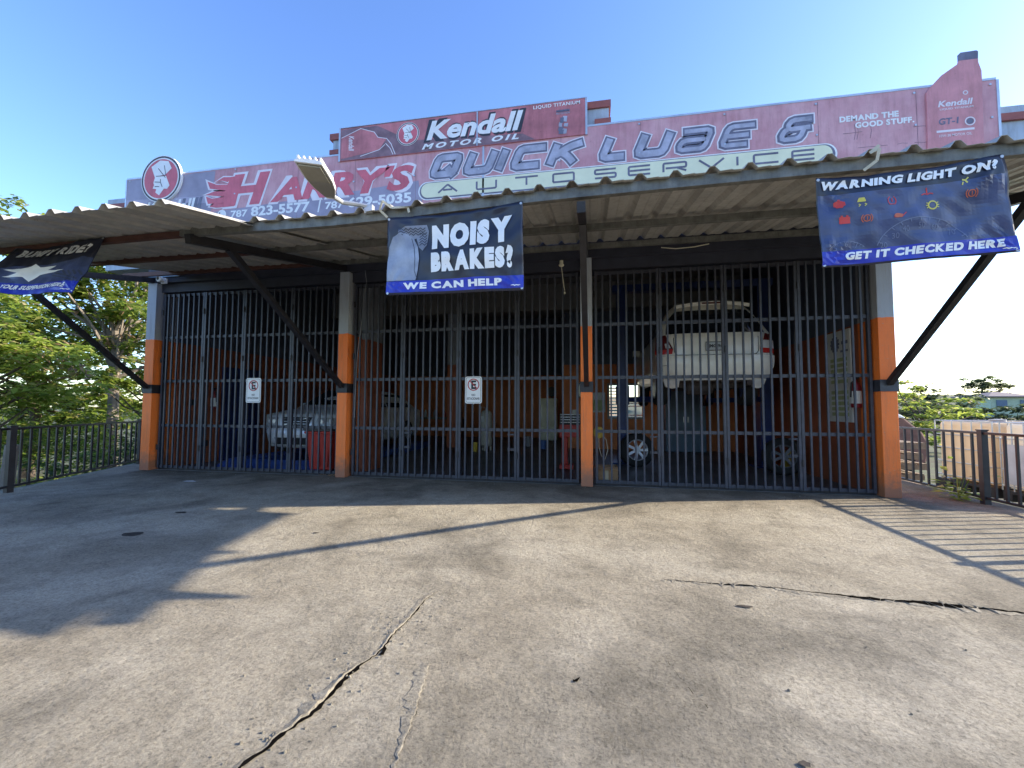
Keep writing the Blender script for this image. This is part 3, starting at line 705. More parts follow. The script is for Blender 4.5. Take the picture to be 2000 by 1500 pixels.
for word in ((('Q', -2.05, -1.60), ('U', -1.48, -1.02), ('I', -.98, -.80), ('C', -.70, -.22), ('K', -.12, .33)), (('L', .68, 1.08), ('U', 1.20, 1.66), ('B', 1.78, 2.24), ('E', 2.38, 2.80)), (('&', 3.16, 3.54),)):
    mb = MB()
    for ch, x0, x1 in word:
        z0, z1 = 4.995, 5.27
        for pts, cl in GLY[ch]:
            P = [(x0 + .05 + a * (x1 - x0 - .1) + SH * (b * (z1 - z0)), z0 + b * (z1 - z0)) for a, b in pts]
            off += 1; e = off * .00003
            for k, (th, ly) in enumerate(((.192, L2), (.156, L3), (.100, L4))):
                if ch in 'E&B': th *= (.86, .80, .62)[k]
                Q = list(P)
                if not cl:      # each outline layer reaches a little past the one above it
                    ext = (.030, .012, -.012)[k]
                    d0_ = (Vector(Q[0]) - Vector(Q[1])).normalized(); d1_ = (Vector(Q[-1]) - Vector(Q[-2])).normalized()
                    Q[0] = tuple(Vector(Q[0]) + d0_ * (ext + .03)); Q[-1] = tuple(Vector(Q[-1]) + d1_ * (ext + .03))
                mb.m = k; put(mb, stroke(Q, th, cl, .06), 0, 0, 1, 1, ly - e)
    mb.build("slogan_lettering", ['sign_outline', 'sign_slate', 'sign_silver'], PANEL)
# cream pill with spaced lettering
def pill(x0, x1, z0, z1):
    r = (z1 - z0) / 2; c = (z0 + z1) / 2; P = [(x1 - r + r * math.cos(R(a)), c + r * math.sin(R(a))) for a in range(-90, 91, 15)]
    return P + [(x0 + r + r * math.cos(R(a)), c + r * math.sin(R(a))) for a in range(90, 271, 15)]
mb = MB()
mb.m = 0; mb.fan([(a, L2, b) for a, b in pill(-2.25, 3.93, 4.58, 4.89)]); mb.m = 2; mb.fan([(a, L2 - .001, b) for a, b in pill(-2.225, 3.905, 4.595, 4.875)])
mb.m = 1; mb.fan([(a, L3, b) for a, b in pill(-2.20, 3.87, 4.62, 4.865)])
mb.m = 2
ZL, ZH = 4.685, 4.815
LET = {'A': [[(0, 0), (.5, 1), (1, 0)], [(.26, .32), (.74, .32)]], 'U': [[(0, 1), (0, 0), (1, 0), (1, 1)]], 'T': [[(0, 1), (1, 1)], [(.5, .92), (.5, 0)]], 'O': [[(0, 0), (0, 1), (1, 1), (1, 0), (0, 0)]],
       'S': [[(1, 1), (0, 1), (0, .5), (1, .5), (1, 0), (0, 0)]], 'E': [[(1, 1), (0, 1), (0, 0), (1, 0)], [(.05, .5), (1, .5)]], 'R': [[(0, 0), (0, 1), (1, 1), (1, .42), (.1, .42)], [(.6, .40), (1, 0)]],
       'V': [[(0, 1), (.5, 0), (1, 1)]], 'I': [[(.5, 0), (.5, 1)]], 'C': [[(1, 1), (0, 1), (0, 0), (1, 0)]]}
e = 0
for ch, x0, x1 in (('A', -1.90, -1.58), ('U', -1.25, -.93), ('T', -.62, -.26), ('O', -.02, .30), ('S', .62, .93), ('E', 1.12, 1.43), ('R', 1.62, 1.94), ('V', 2.12, 2.46), ('I', 2.56, 2.72), ('C', 2.86, 3.18), ('E', 3.36, 3.64)):
    if ch == 'S': mb.build("service_lettering", ['sign_white', 'sign_cream', 'sign_slate'], PANEL); mb = MB(); mb.m = 2
    for pts in LET[ch]:
        e += 1; put(mb, stroke([(x0 + a * (x1 - x0), ZL + b * (ZH - ZL)) for a, b in pts], .030, False, .02), 0, 0, 1, 1, L4 - e * .00004)
mb.build("service_lettering", ['sign_white', 'sign_cream', 'sign_slate'], PANEL)
mb = MB(); sign_text(mb, "DEMAND THE", 3.97, 4.69, 5.165, 5.25, L2, .05); sign_text(mb, "GOOD STUFF.", 4.16, 4.87, 5.06, 5.145, L2, .05); mb.build("motto_lettering", 'sign_white', PANEL)
mb = MB()
random.seed(8)
for k in range(9):
    x = random.uniform(3.95, 4.95); z = random.choice((4.78, 5.0, 5.35, 4.9)); L_ = random.uniform(.1, .3)
    v = stroke([(x, z), (x + L_ * .5, z + random.uniform(-.015, .015)), (x + L_, z + random.uniform(-.02, .02))], .006) if k % 3 else stroke([(x, z), (x + .02, z + .1), (x + .01, z + .22)], .006)
    put(mb, v, 0, 0, 1, 1, L1 - k * .0001)
mb.build("crack_lines", 'sign_dark', PANEL)
# bottle cut-out that rises above the board
BT = [(4.99, 4.36), (5.62, 4.36), (5.645, 5.52), (5.645, 5.66), (5.615, 5.78), (5.615, 5.83), (5.40, 5.83), (5.39, 5.79), (5.35, 5.765), (5.19, 5.655), (5.05, 5.50), (5.01, 5.44)]
mb = MB(); mb.slab(BT, YS - .03, YS - .004); BO = mb.build("bottle_board", 'bottle_red', SG)
mb = MB(); mb.slab([(5.40, 5.832), (5.615, 5.832), (5.62, 5.93), (5.60, 5.945), (5.42, 5.94), (5.40, 5.92)], YS - .03, YS - .004); mb.build("bottle_cap", 'sign_slate', SG)
yb = YS - .033
mb = MB(); mb.m = 0
sign_text(mb, "Kendall", 5.13, 5.53, 5.215, 5.30, yb, .03, .2, slope=.0)
sign_text(mb, "LIQUID TITANIUM", 5.15, 5.53, 5.165, 5.195, yb, .02)
mb.build("bottle_lettering", ['sign_outline', 'sign_slate'], BO); mb = MB()
put(mb, ring(.045, .06), 5.485, 4.985, 1, 1, yb); mb.fan([(5.10, yb, 4.865), (5.53, yb, 4.865), (5.53, yb, 4.895), (5.10, yb, 4.895)]); sign_text(mb, "10W-30 MOTOR OIL", 5.13, 5.5, 4.80, 4.835, yb, .01)
put(mb, ring(.018, .03), 5.45, 5.38, 1, 1, yb)
mb.m = 1; sign_text(mb, "GT-1", 5.13, 5.36, 4.97, 5.06, yb, .03, .1); put(mb, disc(.04), 5.485, 4.985, 1, 1, yb)
mb.build("bottle_lettering", ['sign_outline', 'sign_slate'], BO)
# round emblem with the hand
def emblem(cx, cz, r, y, d, parent, name="emblem_disc"):
    c = [(cx + r * a, cz + r * b) for a, b in disc(1, 40)[0]]
    mb = MB(); mb.m = 0; mb.slab(c, y, y + d); 
    mb.m = 1; put(mb, ring(.90, .97, n=40), cx, cz, r, r, y - .001); mb.m = 2; put(mb, disc(.84, 40), cx, cz, r, r, y - .002)
    mb.m = 3
    for i, P in enumerate(([(-.50, .55), (-.07, .79), (.35, .72), (.53, .40), (.22, .15), (-.20, .12), (-.28, .02)], [(-.24, .12), (.26, .10), (.46, -.33), (.35, -.47), (.18, -.45), (-.04, -.72), (-.24, -.58), (-.20, -.44), (-.38, -.40), (-.32, -.25), (-.36, -.15), (-.30, .05)])):
        put(mb, poly(*P), cx, cz, r, r, y - .004 - .001 * i)
    mb.m = 1
    for i, P in enumerate(([(-.24, .12), (.22, .10)], [(-.14, .45), (.24, .02)], [(.16, .55), (.26, .10)], [(-.30, -.12), (.0, -.16), (.10, -.36)], [(-.28, -.32), (-.05, -.34)], [(.0, -.16), (.0, -.02)])):
        put(mb, stroke(P, .028), cx, cz, r, r, y - .0065 - .0003 * i)
    return mb.build(name, ['sign_white', 'sign_black', 'sign_letter_red', 'sign_white'], parent)
emblem(-7.34, 5.425, .445, YS - .05, .045, SG)
mb = MB(); mb.m = 0; sign_text(mb, "Kendall", -7.72, -6.60, 4.74, 5.02, L3, .05, .25, box_of=.03); mb.m = 1; sign_text(mb, "Kendall", -7.72, -6.60, 4.74, 5.02, L4, .03, .25); mb.build("brand_lettering", ['sign_slate', 'sign_white'], PANEL)

# upper sign on the stepped parapet
UG = thing("upper_sign", "smaller faded red motor oil sign board on the raised parapet centre", "sign", (-1.6, -.25, 5.4))
YU = -.24
mb = MB(); mb.slab([(-3.68, 5.395), (.48, 5.395), (.48, 5.975), (-3.68, 5.965)], YU, YU + .05); UP = mb.build("sign_panel", 'sign_red2', UG)
mb = MB()
for x in (-3.71, .48): mb.box(x, x + .03, YU - .005, YU + .055, 5.39, 5.99)
mb.box(-3.68, .48, YU - .005, YU + .055, 5.976, 5.99); mb.box(-1.255, -1.235, YU - .012, YU - .001, 5.40, 5.97)
mb.build("edge_strip", 'alu_edge', UG)
K1, K2, K3, K4 = YU - .002, YU - .004, YU - .006, YU - .008
mb = MB(); mb.m = 0; mb.fan([(-3.67, K1, 5.40), (-.3, K1, 5.40), (-.5, K1, 5.52), (-2.4, K1, 5.62), (-3.0, K1, 5.95), (-3.67, K1, 5.95)])
mb.m = 1; mb.fan([(-3.66, K2, 5.43), (-2.95, K2, 5.52), (-2.90, K2, 5.60), (-2.82, K2, 5.70), (-2.98, K2, 5.74), (-3.05, K2, 5.84), (-3.30, K2, 5.93), (-3.66, K2, 5.80)])
mb.m = 2
for i, P in enumerate(([(-3.66, 5.80), (-3.30, 5.93), (-3.05, 5.84), (-2.98, 5.74), (-2.82, 5.70), (-2.74, 5.60), (-2.66, 5.41)], [(-3.3, 5.44), (-2.95, 5.52), (-2.85, 5.60)], [(-2.84, 5.62), (-2.75, 5.52), (-2.70, 5.41)])): put(mb, stroke(P, .012), 0, 0, 1, 1, K3 - i * .0003)
mb.build("oil_picture", ['sign_dark', 'sign_red2', 'sign_outline'], UP)
mb = MB(); vs, fs = text_poly("Kendall", .02, .3); vs = [(b, -a) for a, b in vs]; p = fit(vs, -3.52, -3.42, 5.55, 5.82); mb.add([(a, K3, b) for a, b in p], flat_front(fs, p)); mb.build("bottle_lettering", 'sign_outline', UP)
c = emblem(-2.44, 5.735, .20, YU - .006, .005, UP)
mb = MB(); mb.m = 0; sign_text(mb, "Kendall", -2.16, -.44, 5.545, 5.935, K2, .075, .25); mb.m = 1; sign_text(mb, "Kendall", -2.11, -.49, 5.58, 5.905, K3, .035, .25); mb.build("brand_lettering", ['sign_black', 'sign_white'], UP); mb = MB()
mb.m = 1; sign_text(mb, "MOTOR OIL", -2.19, -.56, 5.435, 5.53, K3, .045, .3, 1.45)
mb.build("product_lettering", ['sign_black', 'sign_white'], UP); mb = MB()
mb.m = 1; sign_text(mb, "LIQUID TITANIUM", -.33, .40, 5.88, 5.945, K3, .02, 0, 1.1)
mb.build("corner_lettering", ['sign_black', 'sign_white'], UP)
mb = MB(); random.seed(3)
mb.m = 1; mb.fan([(.03, K2, 5.795), (.24, K2, 5.795), (.24, K2, 5.83), (.03, K2, 5.83)]); sign_text(mb, "MAXIMUM", .04, .23, 5.80, 5.825, K3, .02); mb.m = 0; sign_text(mb, "PROTECTION", .03, .24, 5.755, 5.785, K3, .02)
for k in range(9): put(mb, poly((-.03, -.02), (.03, -.03), (.04, .03), (-.02, .035)), .13 + random.uniform(-.07, .07), 5.58 + random.uniform(-.12, .12), random.uniform(.6, 1.3), random.uniform(.8, 1.6), K2 - .0004 * k); mb.m = k % 2
mb.build("engine_picture", ['sign_silver', 'sign_slate'], UP)

# ------------------------------------------------------------------ banners
def banner(name, label, cor, wave, paint, loc, seed=1):
    """cor: TL,TR,BR,BL; paint(put) adds shapes in (u,v) 0..1 of the cloth"""
    TL, TR, BR, BL = [Vector(c) for c in cor]
    t = thing(name, label, "banner", loc)
    nrm = (TR - TL).cross(BL - TL).normalized()
    if nrm.y > 0: nrm = -nrm
    def S(u, v, off=0):
        top = TL.lerp(TR, u); bot = BL.lerp(BR, u); p = bot.lerp(top, v)
        sag = .035 * math.sin(math.pi * u) * v * v
        d = wave * (math.sin(u * 9 + 2.0 * v + seed) * .5 * (1 - .5 * v) + math.sin(v * 6 - u * 4 + seed * 2) * .35 + .6 * noise.noise(Vector((u * 3, v * 3, seed))) + .45 * noise.noise(Vector((u * 9 + v * 4, v * 5 - u * 6, seed))))
        for (eu, ev) in ((0, 1), (1, 1), (0, 0), (1, 0)):      # creases pulled towards the eyelets
            du, dv = (u - eu) * 1.8, v - ev; rr_ = math.hypot(du, dv); d += wave * .22 * math.sin(math.atan2(dv, du) * 14 + seed) * math.exp(-((rr_ - .25) / .14) ** 2)
        pin = min(1, 6 * min(u, 1 - u) + 2.5 * (1 - v))
        return p + nrm * (d * pin + off) - Vector((0, 0, sag))
    LY = [0]
    def shape(mbx, vf, mi, layer):
        vs, fs = vf; bm = bmesh.new()
        vv = [bm.verts.new((a, b, 0)) for a, b in vs]
        fs = flat_front(fs, vs)
        for f in fs:
            try: bm.faces.new([vv[i] for i in f])
            except ValueError: pass
        for k in range(1, 48):
            g = bm.verts[:] + bm.edges[:] + bm.faces[:]
            bmesh.ops.bisect_plane(bm, geom=g, plane_co=(k / 48, 0, 0), plane_no=(1, 0, 0))
        for k in range(1, 28):
            g = bm.verts[:] + bm.edges[:] + bm.faces[:]
            bmesh.ops.bisect_plane(bm, geom=g, plane_co=(0, k / 28, 0), plane_no=(0, 1, 0))
        bmesh.ops.triangulate(bm, faces=bm.faces[:]); bm.verts.index_update()
        off = .006 + .0012 * layer
        mbx.m = mi; mbx.add([S(v.co.x, v.co.y, off) for v in bm.verts], [[v.index for v in f.verts] for f in bm.faces]); bm.free()
    mb = MB(); mb.m = 0; mb.grid(lambda u, v: S(u, v), 48, 28); cl = mb.build("cloth", 'vinyl_navy', t, smooth=True)
    so_ = cl.modifiers.new("thickness", 'SOLIDIFY'); so_.thickness = .001; so_.offset = -1
    paint(shape, cl)
    for (u, v) in ((.012, .975), (.988, .975), (.988, .025), (.012, .025)):
        mb = MB(); mb.lathe([(.006, -.002), (.012, -.002), (.012, .003), (.006, .003)], S(u, v, .004), 'Y', 10); mb.build("eyelet", 'galvanised', t)
    return t, S
def T(s, u0, u1, v0, v1, bold=.04, shear=0, sp=1, slope=0, curve=None):
    vs, fs = text_poly(s, bold, shear, sp); p = fit(vs, u0, u1, v0, v1)
    return [(a, b + slope * (a - u0) + (curve((a - u0) / (u1 - u0)) if curve else 0)) for a, b in p], fs
def rect(u0, u1, v0, v1): return poly((u0, v0), (u1, v0), (u1, v1), (u0, v1))
def tr(vf, cu, cv, su, sv): return [(cu + a * su, cv + b * sv) for a, b in vf[0]], vf[1]

def paint_noisy(shape, cl):
    mb = MB(); shape(mb, rect(.0, 1, .03, .175), 0, 0); mb.build("blue_band", 'vinyl_blue', cl)
    mb = MB()
    shape(mb, ([(.07, .58), (.09, .84), (.14, .875), (.30, .885), (.315, .80), (.30, .62), (.27, .55), (.24, .60), (.22, .72)], [[0, 1, 2, 3, 4, 5, 6, 7, 8]]), 0, 1)
    for k in range(3):
        P = [(.09 + .018 * i, .76 + (.025 if i % 2 else 0) + k * .032) for i in range(12)]; shape(mb, stroke(P, .008), 1, 3)
    for k in range(5): shape(mb, stroke([(.245, .62 + k * .035), (.265, .65 + k * .035), (.285, .62 + k * .035), (.30, .65 + k * .035)], .008), 1, 3)
    sole = [(.005, .18), (.005, .45), (.02, .62), (.05, .74), (.10, .795), (.15, .78), (.20, .72), (.235, .60), (.245, .45), (.235, .30), (.22, .18)]
    shape(mb, (sole, [list(range(11))]), 2, 4); shape(mb, stroke([(.185, .72), (.205, .6), (.215, .45), (.21, .3), (.23, .2)], .004), 1, 6)
    mb.build("brake_picture", ['print_pedal', 'print_rubber', 'print_shoe'], cl)
    mb = MB()
    X1 = MB(); shape(X1, T("NOISY", .34, .925, .555, .87, .085), 0, 3); X1.build("headline", 'print_white', cl); X1 = MB(); shape(X1, T("BRAKES?", .335, .93, .265, .52, .085, 0, 1.0), 0, 3); X1.build("headline", 'print_white', cl); shape(mb, T("WE CAN HELP", .13, .85, .065, .15, .06, 0, 1.05), 0, 3)
    shape(mb, T("shop line", .915, .975, .045, .075, .03, .2), 0, 3) if False else shape(mb, tr(stroke([(-1, 0), (-.6, .5), (-.2, -.2), (.2, .4), (.6, -.1), (1, .3)], .5), .945, .06, .03, .012), 0, 3)
    mb.build("lettering", 'print_white', cl)
BN, SN = banner("brakes_banner", "navy vinyl banner asking about noisy brakes, with a shoe on a pedal", [(-1.36, -3.0, 3.0), (-.05, -3.0, 3.055), (-.05, -2.93, 2.255), (-1.38, -2.95, 2.255)], .026, paint_noisy, (-.7, -3, 2.25), 1)

def paint_warn(shape, cl):
    mb = MB(); shape(mb, rect(0, 1, .02, .17), 0, 0); mb.build("blue_band", 'vinyl_blue', cl)
    mb = MB(); shape(mb, rect(.005, .99, .17, .80), 0, 0); mb.build("dashboard_picture", 'vinyl_slate', cl)
    mb = MB()
    X1 = MB(); shape(X1, T("WARNING LIGHT ON?", .03, .955, .855, .955, .06, .25, 1.05, .0), 0, 3); X1.build("headline", 'print_white', cl)
    shape(mb, T("GET IT CHECKED HERE", .13, .94, .065, .15, .06, .15, 1.05), 0, 3)
    shape(mb, tr(stroke([(-1, 0), (-.6, .5), (-.2, -.2), (.2, .4), (.6, -.1), (1, .3)], .5), .955, .045, .03, .012), 0, 3)
    mb.build("lettering", 'print_white', cl)
    A = 1.88 / 1.0
    mb = MB()
    r_ = lambda vf, u, v, s=.030: tr(vf, u, v, s, s * A)
    mb = MB()
    shape(mb, r_(poly((-1, -.5), (-.8, -.5), (-.6, -.8), (.5, -.8), (.7, -.4), (1, -.4), (1, .4), (.7, .4), (.5, .6), (.2, .6), (.2, .9), (-.3, .9), (-.3, .6), (-.7, .5), (-1, .3)), .12, .69), 0, 2)
    mb.build("warning_symbol", ['print_red', 'print_orange'], cl)
    mb = MB()
    shape(mb, r_(poly((-1, -.8), (1, -.8), (1, .5), (.7, .5), (.7, .8), (.3, .8), (.3, .5), (-.3, .5), (-.3, .8), (-.7, .8), (-.7, .5), (-1, .5)), .14, .51), 0, 2)
    mb.build("warning_symbol", ['print_red', 'print_orange'], cl)
    for (u, v, k) in ((.255, .50, 1), (.81, .65, 1)):
        mb = MB()
        shape(mb, r_(ring(.5, .66), u, v), k, 2); shape(mb, r_(ring(.85, 1.0, 130, 230), u, v), k, 2.4); shape(mb, r_(ring(.85, 1.0, -50, 50), u, v), k, 2.4); shape(mb, r_(stroke([(0, .35), (0, -.35)], .14), u, v), k, 2.8)
        mb.build("warning_symbol", ['print_red', 'print_orange'], cl)
    mb = MB()
    shape(mb, r_(stroke([(-.5, -.75), (-.75, -.2), (-.7, .4), (-.35, .8)], .16), .395, .67), 0, 2); shape(mb, r_(stroke([(.5, -.75), (.75, -.2), (.7, .4), (.35, .8)], .16), .395, .67), 0, 2); shape(mb, r_(stroke([(-.6, -.75), (.6, -.75)], .14), .395, .67), 0, 2.5); shape(mb, r_(stroke([(0, .5), (0, -.3)], .18), .395, .67), 0, 2.6)
    mb.build("warning_symbol", ['print_red', 'print_orange'], cl)
    mb = MB()
    shape(mb, r_(stroke([(-.9, -.3), (-.5, -.4), (.4, -.4), (1.3, .4)], .16), .42, .50, .032), 0, 2); shape(mb, r_(poly((-.9, -.1), (-.5, -.5), (.4, -.5), (.7, .1), (-.2, .35), (-.6, .25)), .42, .50, .032), 1, 2.5)
    mb.build("warning_symbol", ['print_red', 'print_orange'], cl)
    mb = MB()
    shape(mb, r_(stroke([(0, .9), (0, -.2)], .22), .585, .72), 0, 2); shape(mb, r_(stroke([(-1, -.4), (-.5, -.2), (0, -.4), (.5, -.2), (1, -.4)], .2), .585, .72), 0, 2.5)
    mb.build("warning_symbol", ['print_red', 'print_orange'], cl)
    mb = MB()
    shape(mb, r_(poly((-.7, 0), (-.45, .6), (.45, .6), (.7, 0), (.7, -.2), (-.7, -.2)), .235, .70), 0, 2); shape(mb, r_(stroke([(-.5, -.4), (-.2, -.6), (-.5, -.9)], .16), .235, .69), 0, 2.5); shape(mb, r_(stroke([(.5, -.4), (.8, -.6), (.5, -.9)], .16), .235, .69), 0, 2.5)
    mb.build("warning_symbol", 'print_yellow', cl); mb = MB()
    shape(mb, r_(ring(.55, .78), .605, .575, .034), 0, 2)
    for a in (-25, 0, 25, 155, 180, 205): shape(mb, r_(stroke([(.75 * math.cos(R(a)), .75 * math.sin(R(a))), (1.05 * math.cos(R(a)), 1.05 * math.sin(R(a)))], .16), .605, .575, .034), 0, 2.4)
    mb.build("warning_symbol", 'print_yellow', cl); mb = MB()
    shape(mb, r_(stroke([(-.5, .35), (.1, .2), (.55, -.5)], .42), .785, .79, .024), 0, 2); shape(mb, r_(stroke([(-.6, -.2), (-.9, -.9)], .28), .79, .79, .024), 0, 2.5); shape(mb, r_(stroke([(.2, .2), (.9, .75)], .28), .785, .79, .024), 0, 2.7)
    mb.build("warning_symbol", 'print_yellow', cl)
    mb = MB()
    shape(mb, tr(ring(.98, 1.0, 20, 160, 30), .53, .06, .245, .40), 0, 2); shape(mb, tr(ring(.97, 1.0, 35, 150, 20), .14, .10, .12, .17), 0, 2)
    for i in range(11):
        a = R(25 + 13 * i); shape(mb, tr(stroke([(.90 * math.cos(a), .90 * math.sin(a)), (1.0 * math.cos(a), 1.0 * math.sin(a))], .02), .53, .06, .245, .40), 0, 2.4)
    for i in range(12):
        a = R(38 + 10 * i); shape(mb, tr(stroke([(.88 * math.cos(a), .88 * math.sin(a)), (1.0 * math.cos(a), 1.0 * math.sin(a))], .03), .14, .10, .12, .17), 0, 2.4)
    for s, u, v in (("20", .335, .19), ("30", .395, .28), ("40", .45, .345), ("50", .535, .37), ("60", .605, .34), ("70", .69, .27), ("5", .075, .20), ("6", .135, .235), ("7", .195, .22)):
        shape(mb, T(s, u - .018 * len(s) / 2, u + .018 * len(s) / 2, v - .03, v + .03, .0), 0, 2.6)
    mb.build("gauge_picture", 'print_faint', cl)
BW, SW = banner("warning_light_banner", "navy vinyl banner with red and yellow dashboard warning symbols", [(2.335, -3.0, 3.035), (3.60, -3.0, 3.10), (3.73, -2.93, 2.37), (2.38, -2.95, 2.315)], .036, paint_warn, (3, -3, 2.3), 3)

def paint_bumpy(shape, cl):
    mb = MB(); shape(mb, rect(0, 1, .0, .20), 0, 0); mb.build("blue_band", 'vinyl_blue', cl)
    mb = MB(); shape(mb, ([(.0, .20), (1, .20), (1, .62), (.9, .66), (.72, .58), (.5, .54), (.25, .52), (0, .42)], [list(range(8))]), 1, 0)
    star = [(.16, .44), (.33, .46), (.44, .56), (.50, .50), (.66, .52), (.60, .44), (.78, .42), (.62, .38), (.54, .36), (.46, .24), (.38, .32), (.20, .30), (.32, .38)]
    shape(mb, (star, [list(range(13))]), 0, 2)
    shape(mb, stroke([(.70, .36), (.82, .32), (.97, .24)], .02), 2, 2); shape(mb, stroke([(.68, .33), (.80, .28), (.95, .21)], .015), 2, 2)
    for k in range(4): shape(mb, stroke([(.78 + .05 * k, .40), (.83 + .05 * k, .32)], .02), 2, 2.5)
    mb.build("splash_picture", ['print_white', 'vinyl_slate', 'print_rubber'], cl)
    mb = MB(); shape(mb, T("BUMPY RIDE?", .14, .93, .72, .88, .06, .25, 1.0), 0, 3); mb.build("headline", 'print_white', cl); mb = MB(); shape(mb, T("CHECK YOUR SUSPENSION HERE", .04, .90, .085, .165, .05, .2), 0, 3)
    shape(mb, tr(stroke([(-1, 0), (-.6, .5), (-.2, -.2), (.2, .4), (.6, -.1), (1, .3)], .5), .93, .05, .04, .014), 0, 3); mb.build("lettering", 'print_white', cl)
BL_, SL = banner("bumpy_ride_banner", "dark vinyl banner about bumpy rides swinging outward below the brown beam", [(-6.02, -2.97, 3.04), (-4.72, -3.0, 3.05), (-4.80, -3.20, 2.36), (-6.16, -3.26, 2.42)], .028, paint_bumpy, (-5.4, -3.1, 2.3), 6)
# straps tying the banners
for lab, S_, pts in (("cream tie strap at the left corner of the brakes banner", SN, [(-1.36, -3.01, 3.0), (-1.42, -3.05, 3.06), (-1.38, -3.08, 3.13), (-1.30, -3.05, 3.07), (-1.15, -3.02, 3.08), (-1.13, -3.03, 3.02)]),
                     ("cream tie strap hanging above the warning light banner", SW, [(2.66, -3.03, 3.05), (2.73, -3.07, 3.10), (2.745, -3.08, 3.19), (2.69, -3.06, 3.17), (2.75, -3.07, 3.22)])):
    mb = MB()
    for a, b in zip(pts[:-1], pts[1:]): mb.bar(a, b, .022, .004, (0, -1, .2))
    tag(mb.build("tie_strap", 'cream_strap'), lab, "strap", "straps tying the banners")

# ------------------------------------------------------------------ lamp, camera, cords
ST = thing("flood_lamp", "white street light style lamp tilted on a short arm above the canopy edge", "lamp", (-1.75, -3.0, 3.05))
d0 = Vector((-1.85, -3.18, 3.14)); d1 = Vector((-1.70, -3.72, 3.165)); ax = (d1 - d0); Lh = ax.length; ax.normalize(); sd = ax.cross(Vector((0, 0, 1))).normalized(); sd = (sd + Vector((0, 0, .08))).normalized(); nv = sd.cross(ax).normalized()
if nv.z < 0: nv = -nv
def hp(l, s, h): return d0 + ax * l * Lh + sd * s + nv * h
sec = [(0, .035, .03), (.12, .06, .05), (.3, .095, .065), (.55, .115, .06), (.8, .115, .045), (1, .11, .035)]
mb = MB(); vs = []
for l, hw_, hh in sec: vs += [hp(l, -hw_, 0), hp(l, hw_, 0), hp(l, hw_, hh * .5), hp(l, hw_ * .5, hh), hp(l, -hw_ * .5, hh), hp(l, -hw_, hh * .5)]
mb.add(vs, [(i * 6 + k, i * 6 + (k + 1) % 6, (i + 1) * 6 + (k + 1) % 6, (i + 1) * 6 + k) for i in range(5) for k in range(6)] + [(0, 1, 2, 3, 4, 5), tuple(30 + k for k in (5, 4, 3, 2, 1, 0))])
HD = mb.build("lamp_head", 'white_paint', ST)
mb = MB(); P = [hp(.55, -.09, -.004), hp(.55, .09, -.004), hp(.95, .09, -.004), hp(.95, -.09, -.004)]; P2 = [p - nv * .01 for p in P]; mb.add(P + P2, [(0, 1, 2, 3), (4, 5, 6, 7), (0, 1, 5, 4), (1, 2, 6, 5), (2, 3, 7, 6), (3, 0, 4, 7)]); mb.build("lens", 'lamp_lens', HD)
mb = MB(); P = [hp(l, s, -.002) for l, s in ((.04, -.04), (.04, .04), (.3, .088), (.53, .105), (.97, .1), (.97, -.1), (.53, -.105), (.3, -.088))]; mb.fan(P); mb.build("underside", 'lamp_grey', HD)
mb = MB()
for k in range(5): s = -.09 + .045 * k; mb.bar(hp(.45, s, .055), hp(1.0, s, .045), .012, .03, nv)
mb.build("cooling_fins", 'white_paint', HD)
mb = MB(); mb.lathe([(.0, .05), (.03, .05), (.03, 0)], hp(.45, .03, .05), 'Z', 12); mb.build("photocell", 'print_orange', HD)
mb = MB(); mb.tube([(-1.56, -2.99, 3.13), (-1.66, -3.03, 3.14), (-1.78, -3.10, 3.14), tuple(hp(.1, 0, .02))], .022, 8); mb.bar((-1.60, -2.99, 3.10), (-1.52, -2.99, 3.10), .05, .08); mb.build("arm", 'galvanised', ST)

SC = thing("security_camera", "small white dome camera on the dark lintel at the left pillar", "camera", (-7.31, -.2, 3.45))
mb = MB(); mb.box(-7.36, -7.26, -.16, -.121, 3.47, 3.57); mb.build("base", 'white_paint', SC)
mb = MB(); mb.lathe([(0, .065), (.04, .05), (.055, .01), (.055, -.03), (.04, -.045), (0, -.045)], (-7.31, -.22, 3.53), 'Y', 14); hd = mb.build("housing", 'white_paint', SC, smooth=True)
mb = MB(); mb.lathe([(0, -.052), (.025, -.05), (.03, -.044)], (-7.31, -.22, 3.53), 'Y', 12); mb.build("lens", 'car_black', hd)
t = thing("hanging_socket", "cream lamp socket with a dangling white cord under the lintel", "socket", (.1, -.1, 3.4))
mb = MB(); mb.lathe([(.0, .05), (.028, .04), (.03, -.01), (.045, -.03), (.03, -.05), (0, -.05)], (.10, -.16, 3.42), 'Z', 12); mb.bar((.10, -.12, 3.44), (.10, -.16, 3.44), .03, .03); mb.build("socket", 'cord', t)
mb = MB(); mb.tube([(.10, -.16, 3.38), (.115, -.16, 3.25), (.13, -.165, 3.12), (.145, -.16, 3.02), (.15, -.16, 2.99)], .006, 6); mb.lathe([(.012, 0), (.014, -.03), (0, -.04)], (.15, -.16, 2.97), 'Z', 8); mb.build("cord", 'cord', t)
mb = MB(); mb.tube([(-3.22, -.14, 3.5), (-3.24, -.05, 3.32), (-3.28, -.05, 3.1), (-3.29, -.05, 2.85), (-3.33, -.05, 2.5), (-3.38, -.05, 2.1), (-3.40, -.05, 1.6), (-3.41, -.05, 1.0)], .004, 5)
tag(mb.build("loose_cable", 'plastic_grey'), "thin loose cable hanging beside the second pillar from the left", "cable")
mb = MB(); mb.tube([(1.55, -.36, 3.50), (1.75, -.36, 3.47), (2.0, -.36, 3.48), (2.2, -.36, 3.51)], .007, 5); tag(mb.build("loose_cable", 'cord'), "pale cable sagging under the canopy above the right bay", "cable")

